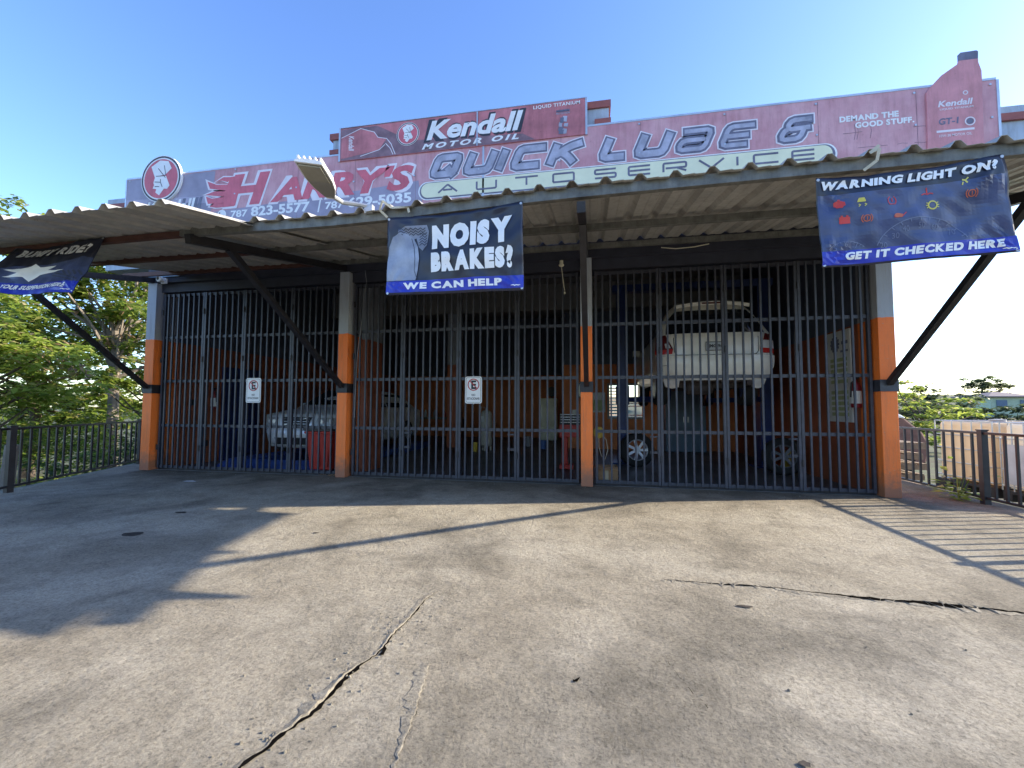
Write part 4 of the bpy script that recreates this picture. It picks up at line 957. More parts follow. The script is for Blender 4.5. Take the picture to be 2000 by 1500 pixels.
# ------------------------------------------------------------------ fences
def fence(posts, label, zr=.885, sp=.15, z0=.0):
    f = thing("railing", label, "railing", (*posts[0], 0), "black metal railings beside the apron")
    for x, y in posts:
        mb = MB(); mb.box(x - .035, x + .035, y - .035, y + .035, -.3, zr + .03); mb.box(x - .042, x + .042, y - .042, y + .042, zr + .03, zr + .045); mb.build("post", 'black_steel', f)
    for (a, b) in zip(posts[:-1], posts[1:]):
        A = Vector((*a, 0)); Bv = Vector((*b, 0)); L_ = (Bv - A).length; n = max(2, round(L_ / sp)); mb = MB()
        d = (Bv - A).normalized() * .036
        mb.bar(A + d + Vector((0, 0, zr)), Bv - d + Vector((0, 0, zr)), .04, .03); mb.bar(A + d + Vector((0, 0, .08)), Bv - d + Vector((0, 0, .08)), .035, .03)
        for k in range(1, n):
            q = A.lerp(Bv, k / n); mb.bar(q + Vector((0, 0, .096)), q + Vector((0, 0, zr - .016)), .024, .024, (1, 0, 0))
        mb.build("rail_panel", 'black_steel', f)
    return f
fence([(5.40, 1.7), (5.385, -.31), (5.385, -2.25), (5.385, -4.2), (5.385, -6.2)], "black metal railing with square posts along the right side of the apron")
fence([(-8.62, .62), (-7.27, -2.18), (-6.75, -3.55), (-6.4, -5.5)], "black metal railing in front of the trees at the left of the apron", .865, .165)

# ------------------------------------------------------------------ vehicles
def car(o_, L_, zb, rows, hwf, topf, front_bulge, paint, t, stations):
    """o_(x,l,z)->world. rows: z list; hwf(z,l) half width; topf(l) top height."""
    mb = MB(); n = len(rows); vs = []
    def pt(l, z, s): return o_(s * hwf(z, l), l, z)
    for l in stations:
        tz = topf(l)
        for s in (-1, 1):
            for z in rows:
                zz = min(z, tz); vs.append(pt(l, zz, s))
    m = 2 * n; fs = []
    for i in range(len(stations) - 1):
        a = i * m; b = (i + 1) * m
        for j in range(n - 1):
            fs.append((a + j, b + j, b + j + 1, a + j + 1)); fs.append((a + n + j, a + n + j + 1, b + n + j + 1, b + n + j))
        fs.append((a + n - 1, b + n - 1, b + m - 1, a + m - 1)); fs.append((a, a + n, b + n, b))
    mb.add(vs, fs); return mb
# lifted white wagon: rear faces the camera
CX, CY, CZ = 2.545, .62, 1.36
SV = thing("lifted_car", "white wagon seen from behind, raised on the blue two post lift in the right bay", "car", (CX, CY + 2.3, CZ + .2))
def hw_s(z):
    P = [(.28, .74), (.34, .80), (.5, .865), (.75, .885), (.95, .875), (1.05, .86), (1.15, .815), (1.3, .745), (1.5, .655), (1.58, .60), (1.64, .52)]
    if z <= P[0][0]: return P[0][1]
    for (a, b), (c, d) in zip(P[:-1], P[1:]):
        if z <= c: return b + (d - b) * (z - a) / (c - a)
    return P[-1][1]
def yr_s(z):
    P = [(.28, .10), (.36, .02), (.55, -.02), (.68, .0), (.70, .07), (.95, .08), (1.06, .11), (1.3, .24), (1.5, .36), (1.64, .46)]
    if z <= P[0][0]: return P[0][1]
    for (a, b), (c, d) in zip(P[:-1], P[1:]):
        if z <= c: return b + (d - b) * (z - a) / (c - a)
    return P[-1][1]
_hw0 = hw_s
def hw_s(z): return _hw0(z) * 1.035
def rear(xf, z, off=0): return (CX + xf * (hw_s(z) + off * abs(xf) ** 6), CY + yr_s(z) + .20 * abs(xf) ** 5 - off, CZ + z)
rows = [.28, .34, .42, .5, .6, .68, .70, .82, .95, 1.05, 1.15, 1.3, 1.42, 1.5, 1.58, 1.64]
mb = MB(); N = 24
vs = [rear(-1 + 2 * i / N, z) for z in rows for i in range(N + 1)]
mb.add(vs, [(j * (N + 1) + i, j * (N + 1) + i + 1, (j + 1) * (N + 1) + i + 1, (j + 1) * (N + 1) + i) for j in range(len(rows) - 1) for i in range(N)])
def top_s(l):
    P = [(.5, 1.64), (1.5, 1.68), (2.4, 1.66), (2.9, 1.5), (3.45, 1.08), (4.3, .95), (4.62, .80)]
    if l <= P[0][0]: return P[0][1]
    for (a, b), (c, d) in zip(P[:-1], P[1:]):
        if l <= c: return b + (d - b) * (l - a) / (c - a)
    return P[-1][1]
st = [0, .35, .8, 1.5, 2.4, 2.9, 3.2, 3.45, 3.9, 4.3, 4.55, 4.66]
vs = []; n = len(rows)
for i, l in enumerate(st):
    for s in (-1, 1):
        for z in rows:
            zz = min(z, top_s(max(l, .5))); x = s * hw_s(zz) * (1 if l < 3.6 else 1 - .16 * ((l - 3.6) / 1.06) ** 2)
            y = CY + (yr_s(z) + .20 if i == 0 else max(l, yr_s(z) + .22 + .01 * i)); vs.append((CX + x, y, CZ + zz))
m = 2 * n; fs = []
for i in range(len(st) - 1):
    a = i * m; b = a + m
    for j in range(n - 1): fs.append((a + j, a + j + 1, b + j + 1, b + j)); fs.append((a + n + j, b + n + j, b + n + j + 1, a + n + j + 1))
    fs.append((a + n - 1, a + m - 1, b + m - 1, b + n - 1))
a = (len(st) - 1) * m
for j in range(n - 1): fs.append((a + j, a + j + 1, a + n + j + 1, a + n + j))
mb.add(vs, fs)
mb.fan([(CX - .52, CY + .46, CZ + 1.642), (CX + .52, CY + .46, CZ + 1.642), (CX + .52, CY + .66, CZ + 1.642), (CX - .52, CY + .66, CZ + 1.642)])
body = mb.build("body", 'car_white', SV, smooth=True)
def rpatch(mb, pts, off, div=8):   # polygon strip between two edges given as lists (xf,z) lower/upper
    lo, hi = pts; vs = []
    for k in range(div + 1):
        t_ = k / div
        for q in range(5):
            s = q / 4; xf = (lo[0][0] + (lo[1][0] - lo[0][0]) * t_) * (1 - s) + (hi[0][0] + (hi[1][0] - hi[0][0]) * t_) * s
            z = (lo[0][1] + (lo[1][1] - lo[0][1]) * t_) * (1 - s) + (hi[0][1] + (hi[1][1] - hi[0][1]) * t_) * s
            vs.append(rear(xf, z, off))
    mb.add(vs, [(k * 5 + q, (k + 1) * 5 + q, (k + 1) * 5 + q + 1, k * 5 + q + 1) for k in range(div) for q in range(4)])
mb = MB(); rpatch(mb, (((-.86, 1.06), (.86, 1.06)), ((-.93, 1.34), (.93, 1.34))), .010, 16); rpatch(mb, (((-.93, 1.34), (.93, 1.34)), ((-.84, 1.49), (.84, 1.49))), .010, 16); mb.build("rear_window", 'car_glass', SV, smooth=True)
mb = MB(); vs = []
for k in range(13):
    u = -1 + 2 * k / 12; x = CX + u * .60; dy = .10 * u * u; z = CZ + 1.60 - .035 * u * u
    vs += [(x, CY + .24 + dy, z - .045), (x, CY + .22 + dy, z + .01), (x, CY + .30 + dy, z + .035), (x, CY + .56, CZ + 1.645)]
mb.add(vs, [(k * 4 + q, (k + 1) * 4 + q, (k + 1) * 4 + q + 1, k * 4 + q + 1) for k in range(12) for q in range(3)]); mb.build("spoiler", 'car_white', SV, smooth=True)
mb = MB(); mb.box(CX - .17, CX + .17, CY + .212, CY + .23, CZ + 1.568, CZ + 1.592); mb.build("brake_light", 'lamp_dark_red', SV)
for s in (-1, 1):
    def pp(lo, hi): return (((s * lo[0], lo[1]), (s * lo[2], lo[3])), ((s * hi[0], hi[1]), (s * hi[2], hi[3])))
    mb = MB(); mb.m = 0; rpatch(mb, pp((.74, .72, 1.0, .72), (.72, .80, 1.0, .80)), .012); mb.m = 1; rpatch(mb, pp((.72, .80, 1.0, .80), (.79, .93, 1.0, .93)), .012)
    mb.m = 2; rpatch(mb, pp((.79, .93, 1.0, .93), (.86, 1.05, 1.0, 1.03)), .012); mb.m = 3; rpatch(mb, pp((.76, .82, .84, .82), (.80, .90, .86, .90)), .014, 3)
    mb.build("tail_light", ['lamp_red', 'lamp_dark_red' if s < 0 else 'lamp_clear', 'lamp_dark_red', 'lamp_clear'], SV, smooth=True)
mb = MB()
def seam(pts, wd=.008):
    for (a, b) in zip(pts[:-1], pts[1:]):
        A = Vector(rear(a[0], a[1], .004)); Bq = Vector(rear(b[0], b[1], .004)); mb.bar(A, Bq, wd, .01, (0, -1, 0))
seam([(-.72, .99), (-.70, .75), (-.66, .70), (-.55, .69), (-.3, .688), (0, .688), (.3, .688), (.55, .69), (.66, .70), (.70, .75), (.72, .99)], .010)
seam([(-.4, .36), (.1, .355), (.5, .36)], .006); seam([(-.98, .52), (-.84, .53)], .005)
mb.build("panel_gap", 'car_black', SV)
mb = MB(); mb.m = 0; rpatch(mb, (((-.36, .92), (.36, .92)), ((-.36, .94), (.36, .94))), .012, 8); mb.m = 1
mb.build("trim_strip", 'car_white', SV)
mb = MB(); put(mb, ring(.03, .036), CX, CZ + .975, 1.2, .8, CY + .045); put(mb, ring(.012, .017), CX, CZ + .975, 1.2, 1.4, CY + .0445); sign_text(mb, "HYBRID"[:0] or "V6", CX - .58, CX - .50, CZ + .965, CZ + .985, CY + .06, .02) ; mb.build("badge", 'chrome', SV)
PL = thing  # (kept simple: the plate is a part of the car)
mb = MB(); mb.m = 0; mb.box(CX - .155, CX + .155, CY + .048, CY + .058, CZ + .77, CZ + .895); mb.m = 1; [mb.box(*q) for q in ((CX - .165, CX + .165, CY + .050, CY + .0595, CZ + .896, CZ + .906), (CX - .165, CX + .165, CY + .050, CY + .0595, CZ + .759, CZ + .769), (CX - .165, CX - .156, CY + .050, CY + .0595, CZ + .769, CZ + .896), (CX + .156, CX + .165, CY + .050, CY + .0595, CZ + .769, CZ + .896))]; mb.m = 1; sign_text(mb, "JMG-968", CX - .125, CX + .125, CZ + .795, CZ + .865, CY + .0465, .05); mb.build("licence_plate", ['label_grey', 'sign_plate_black'], SV)
mb = MB(); mb.box(CX - .62, CX + .62, CY + .28, CY + 4.3, CZ + .26, CZ + .36); mb.bar((CX - .55, CY + .55, CZ + .22), (CX + .55, CY + .55, CZ + .22), .1, .1); mb.lathe([(.12, -.22), (.15, -.18), (.15, .18), (.12, .22)], (CX - .18, CY + .55, CZ + .2), 'X', 12); mb.tube([(CX + .5, CY + .1, CZ + .24), (CX + .45, CY + 1.0, CZ + .2), (CX + .2, CY + 2, CZ + .22)], .045, 8); mb.build("underbody", 'underbody', SV)
for s in (-1, 1):
    mb = MB()
    rpts = [rear(s * .70, .28), rear(s * .99, .28), rear(s * .96, .12), rear(s * .84, .10), rear(s * .73, .16)]
    rpts = [(CX + s * .56, CY + .12, CZ + .30), (CX + s * .80, CY + .26, CZ + .30), (CX + s * .76, CY + .28, CZ + .18), (CX + s * .66, CY + .24, CZ + .15), (CX + s * .57, CY + .18, CZ + .17)]
    q = len(rpts); mb.add(rpts + [(x, y + .06, z) for x, y, z in rpts], [tuple(range(q)), tuple(range(2 * q - 1, q - 1, -1))] + [(i, (i + 1) % q, q + (i + 1) % q, q + i) for i in range(q)]); mb.build("mud_flap", 'car_white', SV)
    for l in (1.05, 3.75):
        mb = MB(); mb.lathe([(.20, -.10), (.33, -.10), (.35, -.06), (.35, .06), (.33, .10), (.20, .10), (.20, -.10)], (CX + s * .74, CY + l, CZ + .22), 'X', 24, False); wh = mb.build("wheel", 'rubber', SV, smooth=True)
        mb = MB(); mb.lathe([(.0, .02), (.06, .03), (.19, .0), (.22, .04), (.22, -.05)], (CX + s * .80, CY + l, CZ + .22), 'X', 20); mb.build("rim", 'alloy', wh)
    mb = MB()
    for a, b in ((.75, 1.5), (1.56, 2.35), (2.4, 3.05)):
        mb.fan([(CX + s * (hw_s(1.1) + .004), CY + a, CZ + 1.1), (CX + s * (hw_s(1.1) + .004), CY + b, CZ + 1.1), (CX + s * (hw_s(1.48) + .004), CY + b - .1, CZ + 1.48), (CX + s * (hw_s(1.48) + .004), CY + a + .05, CZ + 1.48)])
    mb.build("side_window", 'car_glass', SV)
    mb = MB(); mb.box(CX + s * .88, CX + s * 1.04, CY + 3.05, CY + 3.13, CZ + 1.02, CZ + 1.16); mb.build("wing_mirror", 'car_white', SV, bevel=.02)

# two post lift
LF = thing("car_lift", "dark blue two post car lift holding up the white wagon", "car lift", (2.55, 2.8, 0))
for x in (1.2, 4.0):
    mb = MB(); mb.box(x - .11, x + .11, 2.72, 2.78, 0, 3.7); mb.box(x - .11, x - .08, 2.78, 3.0, 0, 3.7); mb.box(x + .08, x + .11, 2.78, 3.0, 0, 3.7); mb.box(x - .25, x + .25, 2.6, 3.1, .005, .03); mb.build("post", 'lift_blue', LF)
    s = 1 if x < 2 else -1
    mb = MB(); mb.box(x - .13, x + .13, 2.66, 3.04, 1.25, 1.65); mb.bar((x + s * .1, 2.7, 1.36), (x + s * .75, 1.7, 1.36), .12, .10); mb.bar((x + s * .1, 2.95, 1.36), (x + s * .8, 3.9, 1.36), .12, .10)
    mb.lathe([(.06, 0), (.06, .20)], (x + s * .75, 1.7, 1.40), 'Z', 10); mb.lathe([(.06, 0), (.06, .20)], (x + s * .8, 3.9, 1.40), 'Z', 10); mb.build("lift_arm", 'lift_blue', LF)
mb = MB(); mb.box(1.0, 4.2, 2.75, 2.95, 3.70, 3.85); mb.build("crossbeam", 'lift_blue', LF)

# silver car nose-on in the left bay
SX, SY, SZ = -5.33, .95, .20
CR = thing("parked_car", "silver hatchback facing the gate on the blue ramp in the left bay", "car", (SX, SY + 2, SZ))
def pw(P, v):
    if v <= P[0][0]: return P[0][1]
    for (a, b), (c, d) in zip(P[:-1], P[1:]):
        if v <= c: return b + (d - b) * (v - a) / (c - a)
    return P[-1][1]
HWc = [(.15, .72), (.25, .80), (.45, .86), (.7, .875), (.9, .85), (1.0, .80), (1.2, .70), (1.35, .60), (1.42, .50)]
FRc = [(.15, .14), (.22, .04), (.42, .0), (.52, .02), (.56, .06), (.7, .08), (.78, .14), (.84, .26)]
TPc = [(0, .62), (.08, .80), (.3, .88), (.8, .95), (1.15, .99), (1.5, 1.18), (1.95, 1.38), (2.4, 1.43), (3.2, 1.40), (3.7, 1.22), (4.1, 1.02), (4.4, .95)]
rws = [.15, .25, .42, .52, .56, .7, .78, .84, .9, .96, 1.0, 1.1, 1.2, 1.3, 1.37, 1.42]
def frontp(xf, z, off=0): return (SX + xf * pw(HWc, z) * .985, SY + pw(FRc, z) + .28 * abs(xf) ** 3.5 - off, SZ + z)
fr_rows = [.15, .25, .42, .52, .56, .7, .78, .84]
mb = MB(); N = 20
vs = [frontp(-1 + 2 * i / N, z) for z in fr_rows for i in range(N + 1)]
mb.add(vs, [(j * (N + 1) + i, j * (N + 1) + i + 1, (j + 1) * (N + 1) + i + 1, (j + 1) * (N + 1) + i) for j in range(len(fr_rows) - 1) for i in range(N)])
# hood and roof as arched strips across
ls = [.26, .5, .8, 1.15, 1.5, 1.95, 2.4, 2.8, 3.2, 3.7, 4.1, 4.4]
vs = []
for l in ls:
    tz = pw(TPc, l)
    for i in range(N + 1):
        xf = -1 + 2 * i / N; hwv = pw(HWc, tz - .06) * .985
        vs.append((SX + xf * hwv, SY + l + (.28 * abs(xf) ** 3.5 if l < .4 else 0) + (.1 * abs(xf) ** 3 if .4 < l < .9 else 0), SZ + tz - .07 * abs(xf) ** 4 - (0.02 if l < .3 else 0)))
mb.add(vs, [(j * (N + 1) + i, j * (N + 1) + i + 1, (j + 1) * (N + 1) + i + 1, (j + 1) * (N + 1) + i) for j in range(len(ls) - 1) for i in range(N)])
for s in (-1, 1):
    vs = []; zz = [.15, .25, .42, .6, .78, .9, 1.0, 1.2, 1.36]
    lls = [.28, .5, .8, 1.15, 1.5, 1.95, 2.4, 2.8, 3.2, 3.7, 4.1, 4.4]
    for l in lls:
        tz = pw(TPc, l) - .06
        for z in zz: zq = min(z, tz); vs.append((SX + s * pw(HWc, zq) * .985, SY + l, SZ + zq))
    m = len(zz); f = [(i * m + j, (i + 1) * m + j, (i + 1) * m + j + 1, i * m + j + 1) for i in range(len(lls) - 1) for j in range(m - 1)]
    mb.add(vs, f if s > 0 else [q[::-1] for q in f])
mb.build("body", 'car_silver', CR, smooth=True)
def fpatch(mb, x0, x1, z0, z1, off, x0b=None, x1b=None):
    x0b = x0 if x0b is None else x0b; x1b = x1 if x1b is None else x1b
    vs = [frontp((x0 + (x1 - x0) * k / 6) * (1 - q / 3) + (x0b + (x1b - x0b) * k / 6) * (q / 3), z0 + (z1 - z0) * q / 3, off) for k in range(7) for q in range(4)]
    mb.add(vs, [(k * 4 + q, (k + 1) * 4 + q, (k + 1) * 4 + q + 1, k * 4 + q + 1) for k in range(6) for q in range(3)])
mb = MB(); mb.m = 1; fpatch(mb, -.40, .40, .57, .80, .008, -.44, .44); mb.m = 0; fpatch(mb, -.35, .35, .60, .77, .016, -.39, .39); mb.m = 1
for k in range(3): fpatch(mb, -.34, .34, .63 + .05 * k, .637 + .05 * k, .020)
A_ = Vector(frontp(-.30, .61, .026)); B_2 = Vector(frontp(.30, .76, .026)); mb.bar(A_, B_2, .02, .012, (0, -1, 0)); mb.build("grille", ['car_black', 'chrome'], CR)
for s in (-1, 1):
    mb = MB(); mb.m = 0; fpatch(mb, s * .50, s * .97, .60, .76, .010, s * .52, s * .97); mb.m = 1
    for xf in (.62, .80): c_ = frontp(s * xf, .68, .014); mb.lathe([(.0, -.004), (.04, -.004), (.055, .01)], c_, 'Y', 14)
    mb.build("headlight", ['lens_clear', 'chrome'], CR, smooth=True)
    mb = MB()
    for a, b, ta, tb in ((1.55, 2.35, 1.95, 2.35), (2.42, 3.2, 2.42, 3.15), (3.26, 3.75, 3.26, 3.5)):
        z0, z1 = .97, 1.30
        mb.fan([(SX + s * (pw(HWc, z0) * .985 + .006), SY + a, SZ + z0), (SX + s * (pw(HWc, z0) * .985 + .006), SY + b, SZ + z0), (SX + s * (pw(HWc, z1) * .985 + .006), SY + tb, SZ + z1), (SX + s * (pw(HWc, z1) * .985 + .006), SY + ta, SZ + z1)])
    mb.build("side_window", 'car_glass', CR)
    for l in (.85, 3.5):
        mb = MB(); mb.lathe([(.19, -.10), (.30, -.10), (.32, -.06), (.32, .06), (.30, .10), (.19, .10), (.19, -.10)], (SX + s * .79, SY + l, SZ + .30), 'X', 24, False); wh = mb.build("wheel", 'rubber', CR, smooth=True)
        mb = MB(); mb.lathe([(.0, .02 * s), (.06, .03 * s), (.18, .0), (.20, .04 * s), (.20, -.05 * s)], (SX + s * .86, SY + l, SZ + .30), 'X', 20); mb.build("rim", 'alloy', wh)
    mb = MB(); mb.box(min(SX + s * .84, SX + s * 1.0), max(SX + s * .84, SX + s * 1.0), SY + 1.55, SY + 1.63, SZ + .95, SZ + 1.07); mb.build("wing_mirror", 'car_silver', CR, bevel=.02)
mb = MB(); vs = [(SX - .66, SY + 1.2, SZ + 1.03), (SX + .66, SY + 1.2, SZ + 1.03), (SX + .55, SY + 1.93, SZ + 1.385), (SX - .55, SY + 1.93, SZ + 1.385)]; mb.fan(vs); mb.build("windscreen", 'car_glass', CR)
mb = MB(); mb.m = 0; fpatch(mb, -.55, .55, .22, .36, .012); mb.m = 1; fpatch(mb, -.97, .97, .44, .50, .012); mb.m = 2; fpatch(mb, -.20, .20, .38, .49, .024); mb.m = 1; fpatch(mb, -.6, .6, .165, .19, .014); mb.build("bumper", ['car_black', 'chrome', 'sign_plate_white'], CR)
mb = MB(); mb.m = 0
for s in (-1, 1): mb.box(SX + s * .82 - .28, SX + s * .82 + .28, .55, 5.4, .006, .17)
mb.add([(SX - 1.1, .12, .006), (SX + 1.1, .12, .006), (SX + 1.1, .55, .006), (SX - 1.1, .55, .006), (SX - 1.1, .12, .02), (SX + 1.1, .12, .02), (SX + 1.1, .55, .17), (SX - 1.1, .55, .17)], [(0, 3, 2, 1), (4, 5, 6, 7), (0, 1, 5, 4), (1, 2, 6, 5), (2, 3, 7, 6), (3, 0, 4, 7)])
tag(mb.build("drive_on_ramp", 'lift_blue_bright'), "low blue drive-on ramp under the silver hatchback", "ramp")

# ------------------------------------------------------------------ things inside the bays
t = thing("wheelie_bin", "red wheeled refuse bin with grey lid behind the left bay gate", "bin", (-4.22, .4, 0))
mb = MB(); a = (-4.42, -4.02, .22, .58); b_ = (-4.48, -3.97, .16, .64)
mb.add([(a[0], a[2], .06), (a[1], a[2], .06), (a[1], a[3], .06), (a[0], a[3], .06), (b_[0], b_[2], .74), (b_[1], b_[2], .74), (b_[1], b_[3], .74), (b_[0], b_[3], .74)], [(0, 3, 2, 1), (4, 5, 6, 7), (0, 1, 5, 4), (1, 2, 6, 5), (2, 3, 7, 6), (3, 0, 4, 7)])
for x in (-4.38, -4.22, -4.06): mb.box(x - .02, x + .02, .17, .20, .12, .70)
mb.box(-4.50, -3.95, .14, .66, .70, .745); mb.build("bin_body", 'bin_red', t, bevel=.015)
mb = MB(); mb.box(-4.51, -3.94, .12, .68, .748, .80); mb.build("lid", 'bin_lid', t, bevel=.02)
for x in (-4.42, -4.02): mb = MB(); mb.lathe([(.0, -.03), (.09, -.03), (.09, .03), (0, .03)], (x, .62, .10), 'X', 14); mb.build("wheel", 'rubber', t)
def extinguisher(x, y, z, label, dx):
    t = thing("fire_extinguisher", label, "fire extinguisher", (x, y, z), "fire extinguishers on the side walls")
    mb = MB(); mb.lathe([(0, 0), (.06, 0), (.065, .02), (.065, .30), (.05, .36), (.02, .38), (.02, .42), (0, .42)], (x, y, z), 'Z', 14); mb.build("cylinder", 'extinguisher_red', t, smooth=True)
    mb = MB(); mb.lathe([(.0665, .06), (.0665, .24)], (x, y, z), 'Z', 14); mb.build("label_band", 'paper', t)
    mb = MB(); mb.box(x - .02, x + .02, y - .05, y + .03, z + .42, z + .45); mb.tube([(x, y - .03, z + .42), (x + dx * .07, y - .03, z + .36), (x + dx * .08, y - .02, z + .15)], .01, 6); mb.build("hose", 'car_black', t)
extinguisher(-7.36, 1.1, 1.12, "fire extinguisher on the left side wall near the blue doorway", 1)
extinguisher(4.31, .28, 1.20, "fire extinguisher on the right side wall beside the price board", -1)
t = thing("price_board", "tall pale price list board with a gear emblem on the right side wall", "notice board", (4.39, .85, .95))
mb = MB(); mb.box(4.37, 4.398, .50, 1.12, .98, 2.40); mb.build("board", 'paper', t)
mb = MB()
for k in range(11):
    if k == 5: continue
    z = 1.92 - k * .085; mb.m = 0; mb.box(4.366, 4.369, .58, 1.04, z, z + .055)
for k in range(12): a = R(30 * k); mb.m = 1; mb.box(4.366, 4.369, .90 + .11 * math.cos(a) - .02, .90 + .11 * math.cos(a) + .02, 2.2 + .11 * math.sin(a) - .02, 2.2 + .11 * math.sin(a) + .02)
mb.m = 1; mb.lathe([(.10, 0), (.10, .003), (.05, .004)], (4.362, .90, 2.2), 'X', 20); mb.box(4.366, 4.369, .55, .72, 2.18, 2.23); mb.box(4.366, 4.369, .55, .75, 2.06, 2.09)
mb.build("printed_rows", ['paper_green', 'sign_slate'], t)
t = thing("air_compressor", "upright beige air compressor tank behind the middle bay gate", "compressor", (-2.3, 4.75, 0))
mb = MB(); mb.lathe([(0, .10), (.10, .11), (.16, .16), (.165, .22), (.165, .92), (.15, 1.02), (.09, 1.09), (0, 1.10)], (-2.3, 4.75, 0), 'Z', 24); mb.build("tank", 'tank_beige', t, smooth=True)
for a in (30, 150, 270): mb = MB(); mb.bar((-2.3 + .13 * math.cos(R(a)), 4.75 + .13 * math.sin(R(a)), 0), (-2.3 + .13 * math.cos(R(a)), 4.75 + .13 * math.sin(R(a)), .2), .04, .02); mb.build("leg", 'tank_beige', t)
mb = MB(); mb.grid(lambda u, v: (-2.3 + .167 * math.sin(-.75 + u * .5), 4.75 - .167 * math.cos(-.75 + u * .5), .78 + v * .16), 4, 1); mb.build("sticker", 'paper', t)
mb = MB(); mb.lathe([(0, 0), (.03, 0), (.03, .06), (0, .06)], (-2.3, 4.75, 1.10), 'Z', 10); mb.tube([(-2.3, 4.75, 1.15), (-2.45, 4.75, 1.2), (-2.52, 4.75, .5)], .012, 6); mb.build("valve", 'galvanised', t)
def bucket(name, x, y, r, h, mt, label, cat="bucket"):
    t = thing(name, label, cat, (x, y, 0)); mb = MB(); mb.lathe([(r * .82, .005), (r, h), (r * 1.06, h), (r * 1.06, h - .02), (r * .9, h - .02), (r * .75, .02), (0, .02)], (x, y, 0), 'Z', 18); mb.build("pail", mt, t, smooth=True)
    mb = MB(); mb.tube([(x + r * math.cos(R(a)), y, h - .02 - .14 * math.sin(R(a))) for a in range(0, 181, 20)], .004, 5); mb.build("handle", 'galvanised', t)
bucket("bucket", -2.54, 4.45, .08, .24, 'plastic_yellow', "yellow bucket standing beside the beige compressor tank")
bucket("bucket", -1.36, 6.2, .10, .30, 'plastic_grey', "grey bucket on the floor left of the cream cabinet")
bucket("bucket", -.82, 5.6, .11, .24, 'plastic_blue', "light blue bucket in front of the cream cabinet")
t = thing("cream_cabinet", "pale cream enamel cabinet at the back of the middle bay", "cabinet", (-.95, 8.3, 0))
mb = MB(); mb.box(-1.23, -.65, 8.2, 8.75, .05, 1.5); mb.build("case", 'cream_enamel', t, bevel=.02)
mb = MB(); mb.box(-1.21, -.67, 8.175, 8.198, .55, 1.48); mb.build("door", 'cream_enamel', t, bevel=.01)
mb = MB(); mb.bar((-1.17, 8.16, .8), (-1.17, 8.16, 1.2), .02, .025); mb.build("handle", 'chrome', t)
mb = MB(); mb.box(-1.2, -1.1, 8.25, 8.7, 0, .05); mb.box(-.78, -.68, 8.25, 8.7, 0, .05); mb.build("feet", 'black_steel', t)
t = thing("desk_fan", "dark fan standing on top of the cream cabinet", "fan", (-.85, 8.45, 1.5)); mb = MB(); mb.lathe([(.10, 0), (.10, .02), (.02, .03), (.02, .12)], (-.85, 8.45, 1.502), 'Z', 12); mb.build("stand", 'car_black', t); mb = MB(); mb.lathe([(.17, -.03), (.18, 0), (.17, .05), (.05, .10), (0, .10)], (-.85, 8.45, 1.74), 'Y', 16); mb.build("fan_head", 'car_black', t)
t = thing("tool_chest", "red tool stand with black drawer box beside the third pillar from the left", "tool stand", (.12, 1.65, 0))
mb = MB(); mb.box(-.06, .32, 1.5, 1.85, .62, .86); mb.box(-.02, .09, 1.52, 1.8, .10, .62); mb.box(-.06, .20, 1.5, 1.82, .02, .10); mb.build("body", 'tool_red', t, bevel=.01)
mb = MB(); mb.box(-.05, .33, 1.5, 1.85, .862, 1.06); dr = mb.build("drawer_box", 'car_black', t)
mb = MB()
for z in (.90, .95, 1.0, 1.05): mb.box(-.04, .32, 1.49, 1.499, z, z + .008)
mb.build("drawer_pulls", 'chrome', dr)
t = thing("bottle_jack", "slim red hydraulic cylinder standing on the floor beside the second pillar", "cylinder", (-4.12, 1.75, 0))
mb = MB(); mb.lathe([(0, 0), (.055, 0), (.055, .45), (.03, .50), (.02, .56), (0, .56)], (-4.06, 1.75, 0), 'Z', 14); mb.build("cylinder", 'extinguisher_red', t, smooth=True); mb = MB(); mb.lathe([(.10, .0), (.10, .02), (.06, .03)], (-4.06, 1.75, 0), 'Z', 14); mb.build("base", 'car_black', t)
# wheels on the floor
def loose_wheel(x, y, r, label, yawd, lean, rim_m='alloy'):
    t = thing("spare_tyre", label, "tyre", (x, y, 0))
    mt = Matrix.Translation((x, y, r * math.cos(lean))) @ Matrix.Rotation(R(yawd), 4, 'Z') @ Matrix.Rotation(-lean, 4, 'X')
    def X(mb): mb.v = [tuple(mt @ Vector(v)) for v in mb.v]; return mb
    mb = MB(); mb.lathe([(r * .62, -.10), (r * .9, -.105), (r, -.07), (r, .07), (r * .9, .105), (r * .62, .10), (r * .62, -.10)], (0, 0, 0), 'Y', 32, False); X(mb).build("tread", 'rubber', t, smooth=True)
    mb = MB(); mb.lathe([(r * .56, -.08), (r * .64, -.10), (r * .64, .09), (r * .6, .09), (r * .56, -.06), (r * .56, -.08)], (0, 0, 0), 'Y', 32, False)
    for k in range(7):
        a = 2 * math.pi * k / 7
        mb.bar((.03 * math.cos(a), -.075, .03 * math.sin(a)), (r * .6 * math.cos(a), -.085, r * .6 * math.sin(a)), .05, .03, (0, 1, 0))
    mb.lathe([(0, -.10), (.05, -.095), (.055, -.06)], (0, 0, 0), 'Y', 14); X(mb).build("rim", rim_m, t)
loose_wheel(1.42, 2.25, .34, "black tyre on a spoked alloy rim leaning below the lifted car's left", 8, .12)
loose_wheel(3.90, 1.75, .33, "dark rimmed tyre on the floor by the right lift post", -10, .15, 'bin_lid')
t = thing("cardboard_box", "open brown cardboard box on the floor just behind the third pillar", "box", (.78, .3, 0))
mb = MB(); 
for x0, x1, y0, y1 in ((.62, .94, .16, .17), (.62, .94, .46, .47), (.62, .63, .17, .46), (.93, .94, .17, .46)): mb.box(x0, x1, y0, y1, .006, .26)
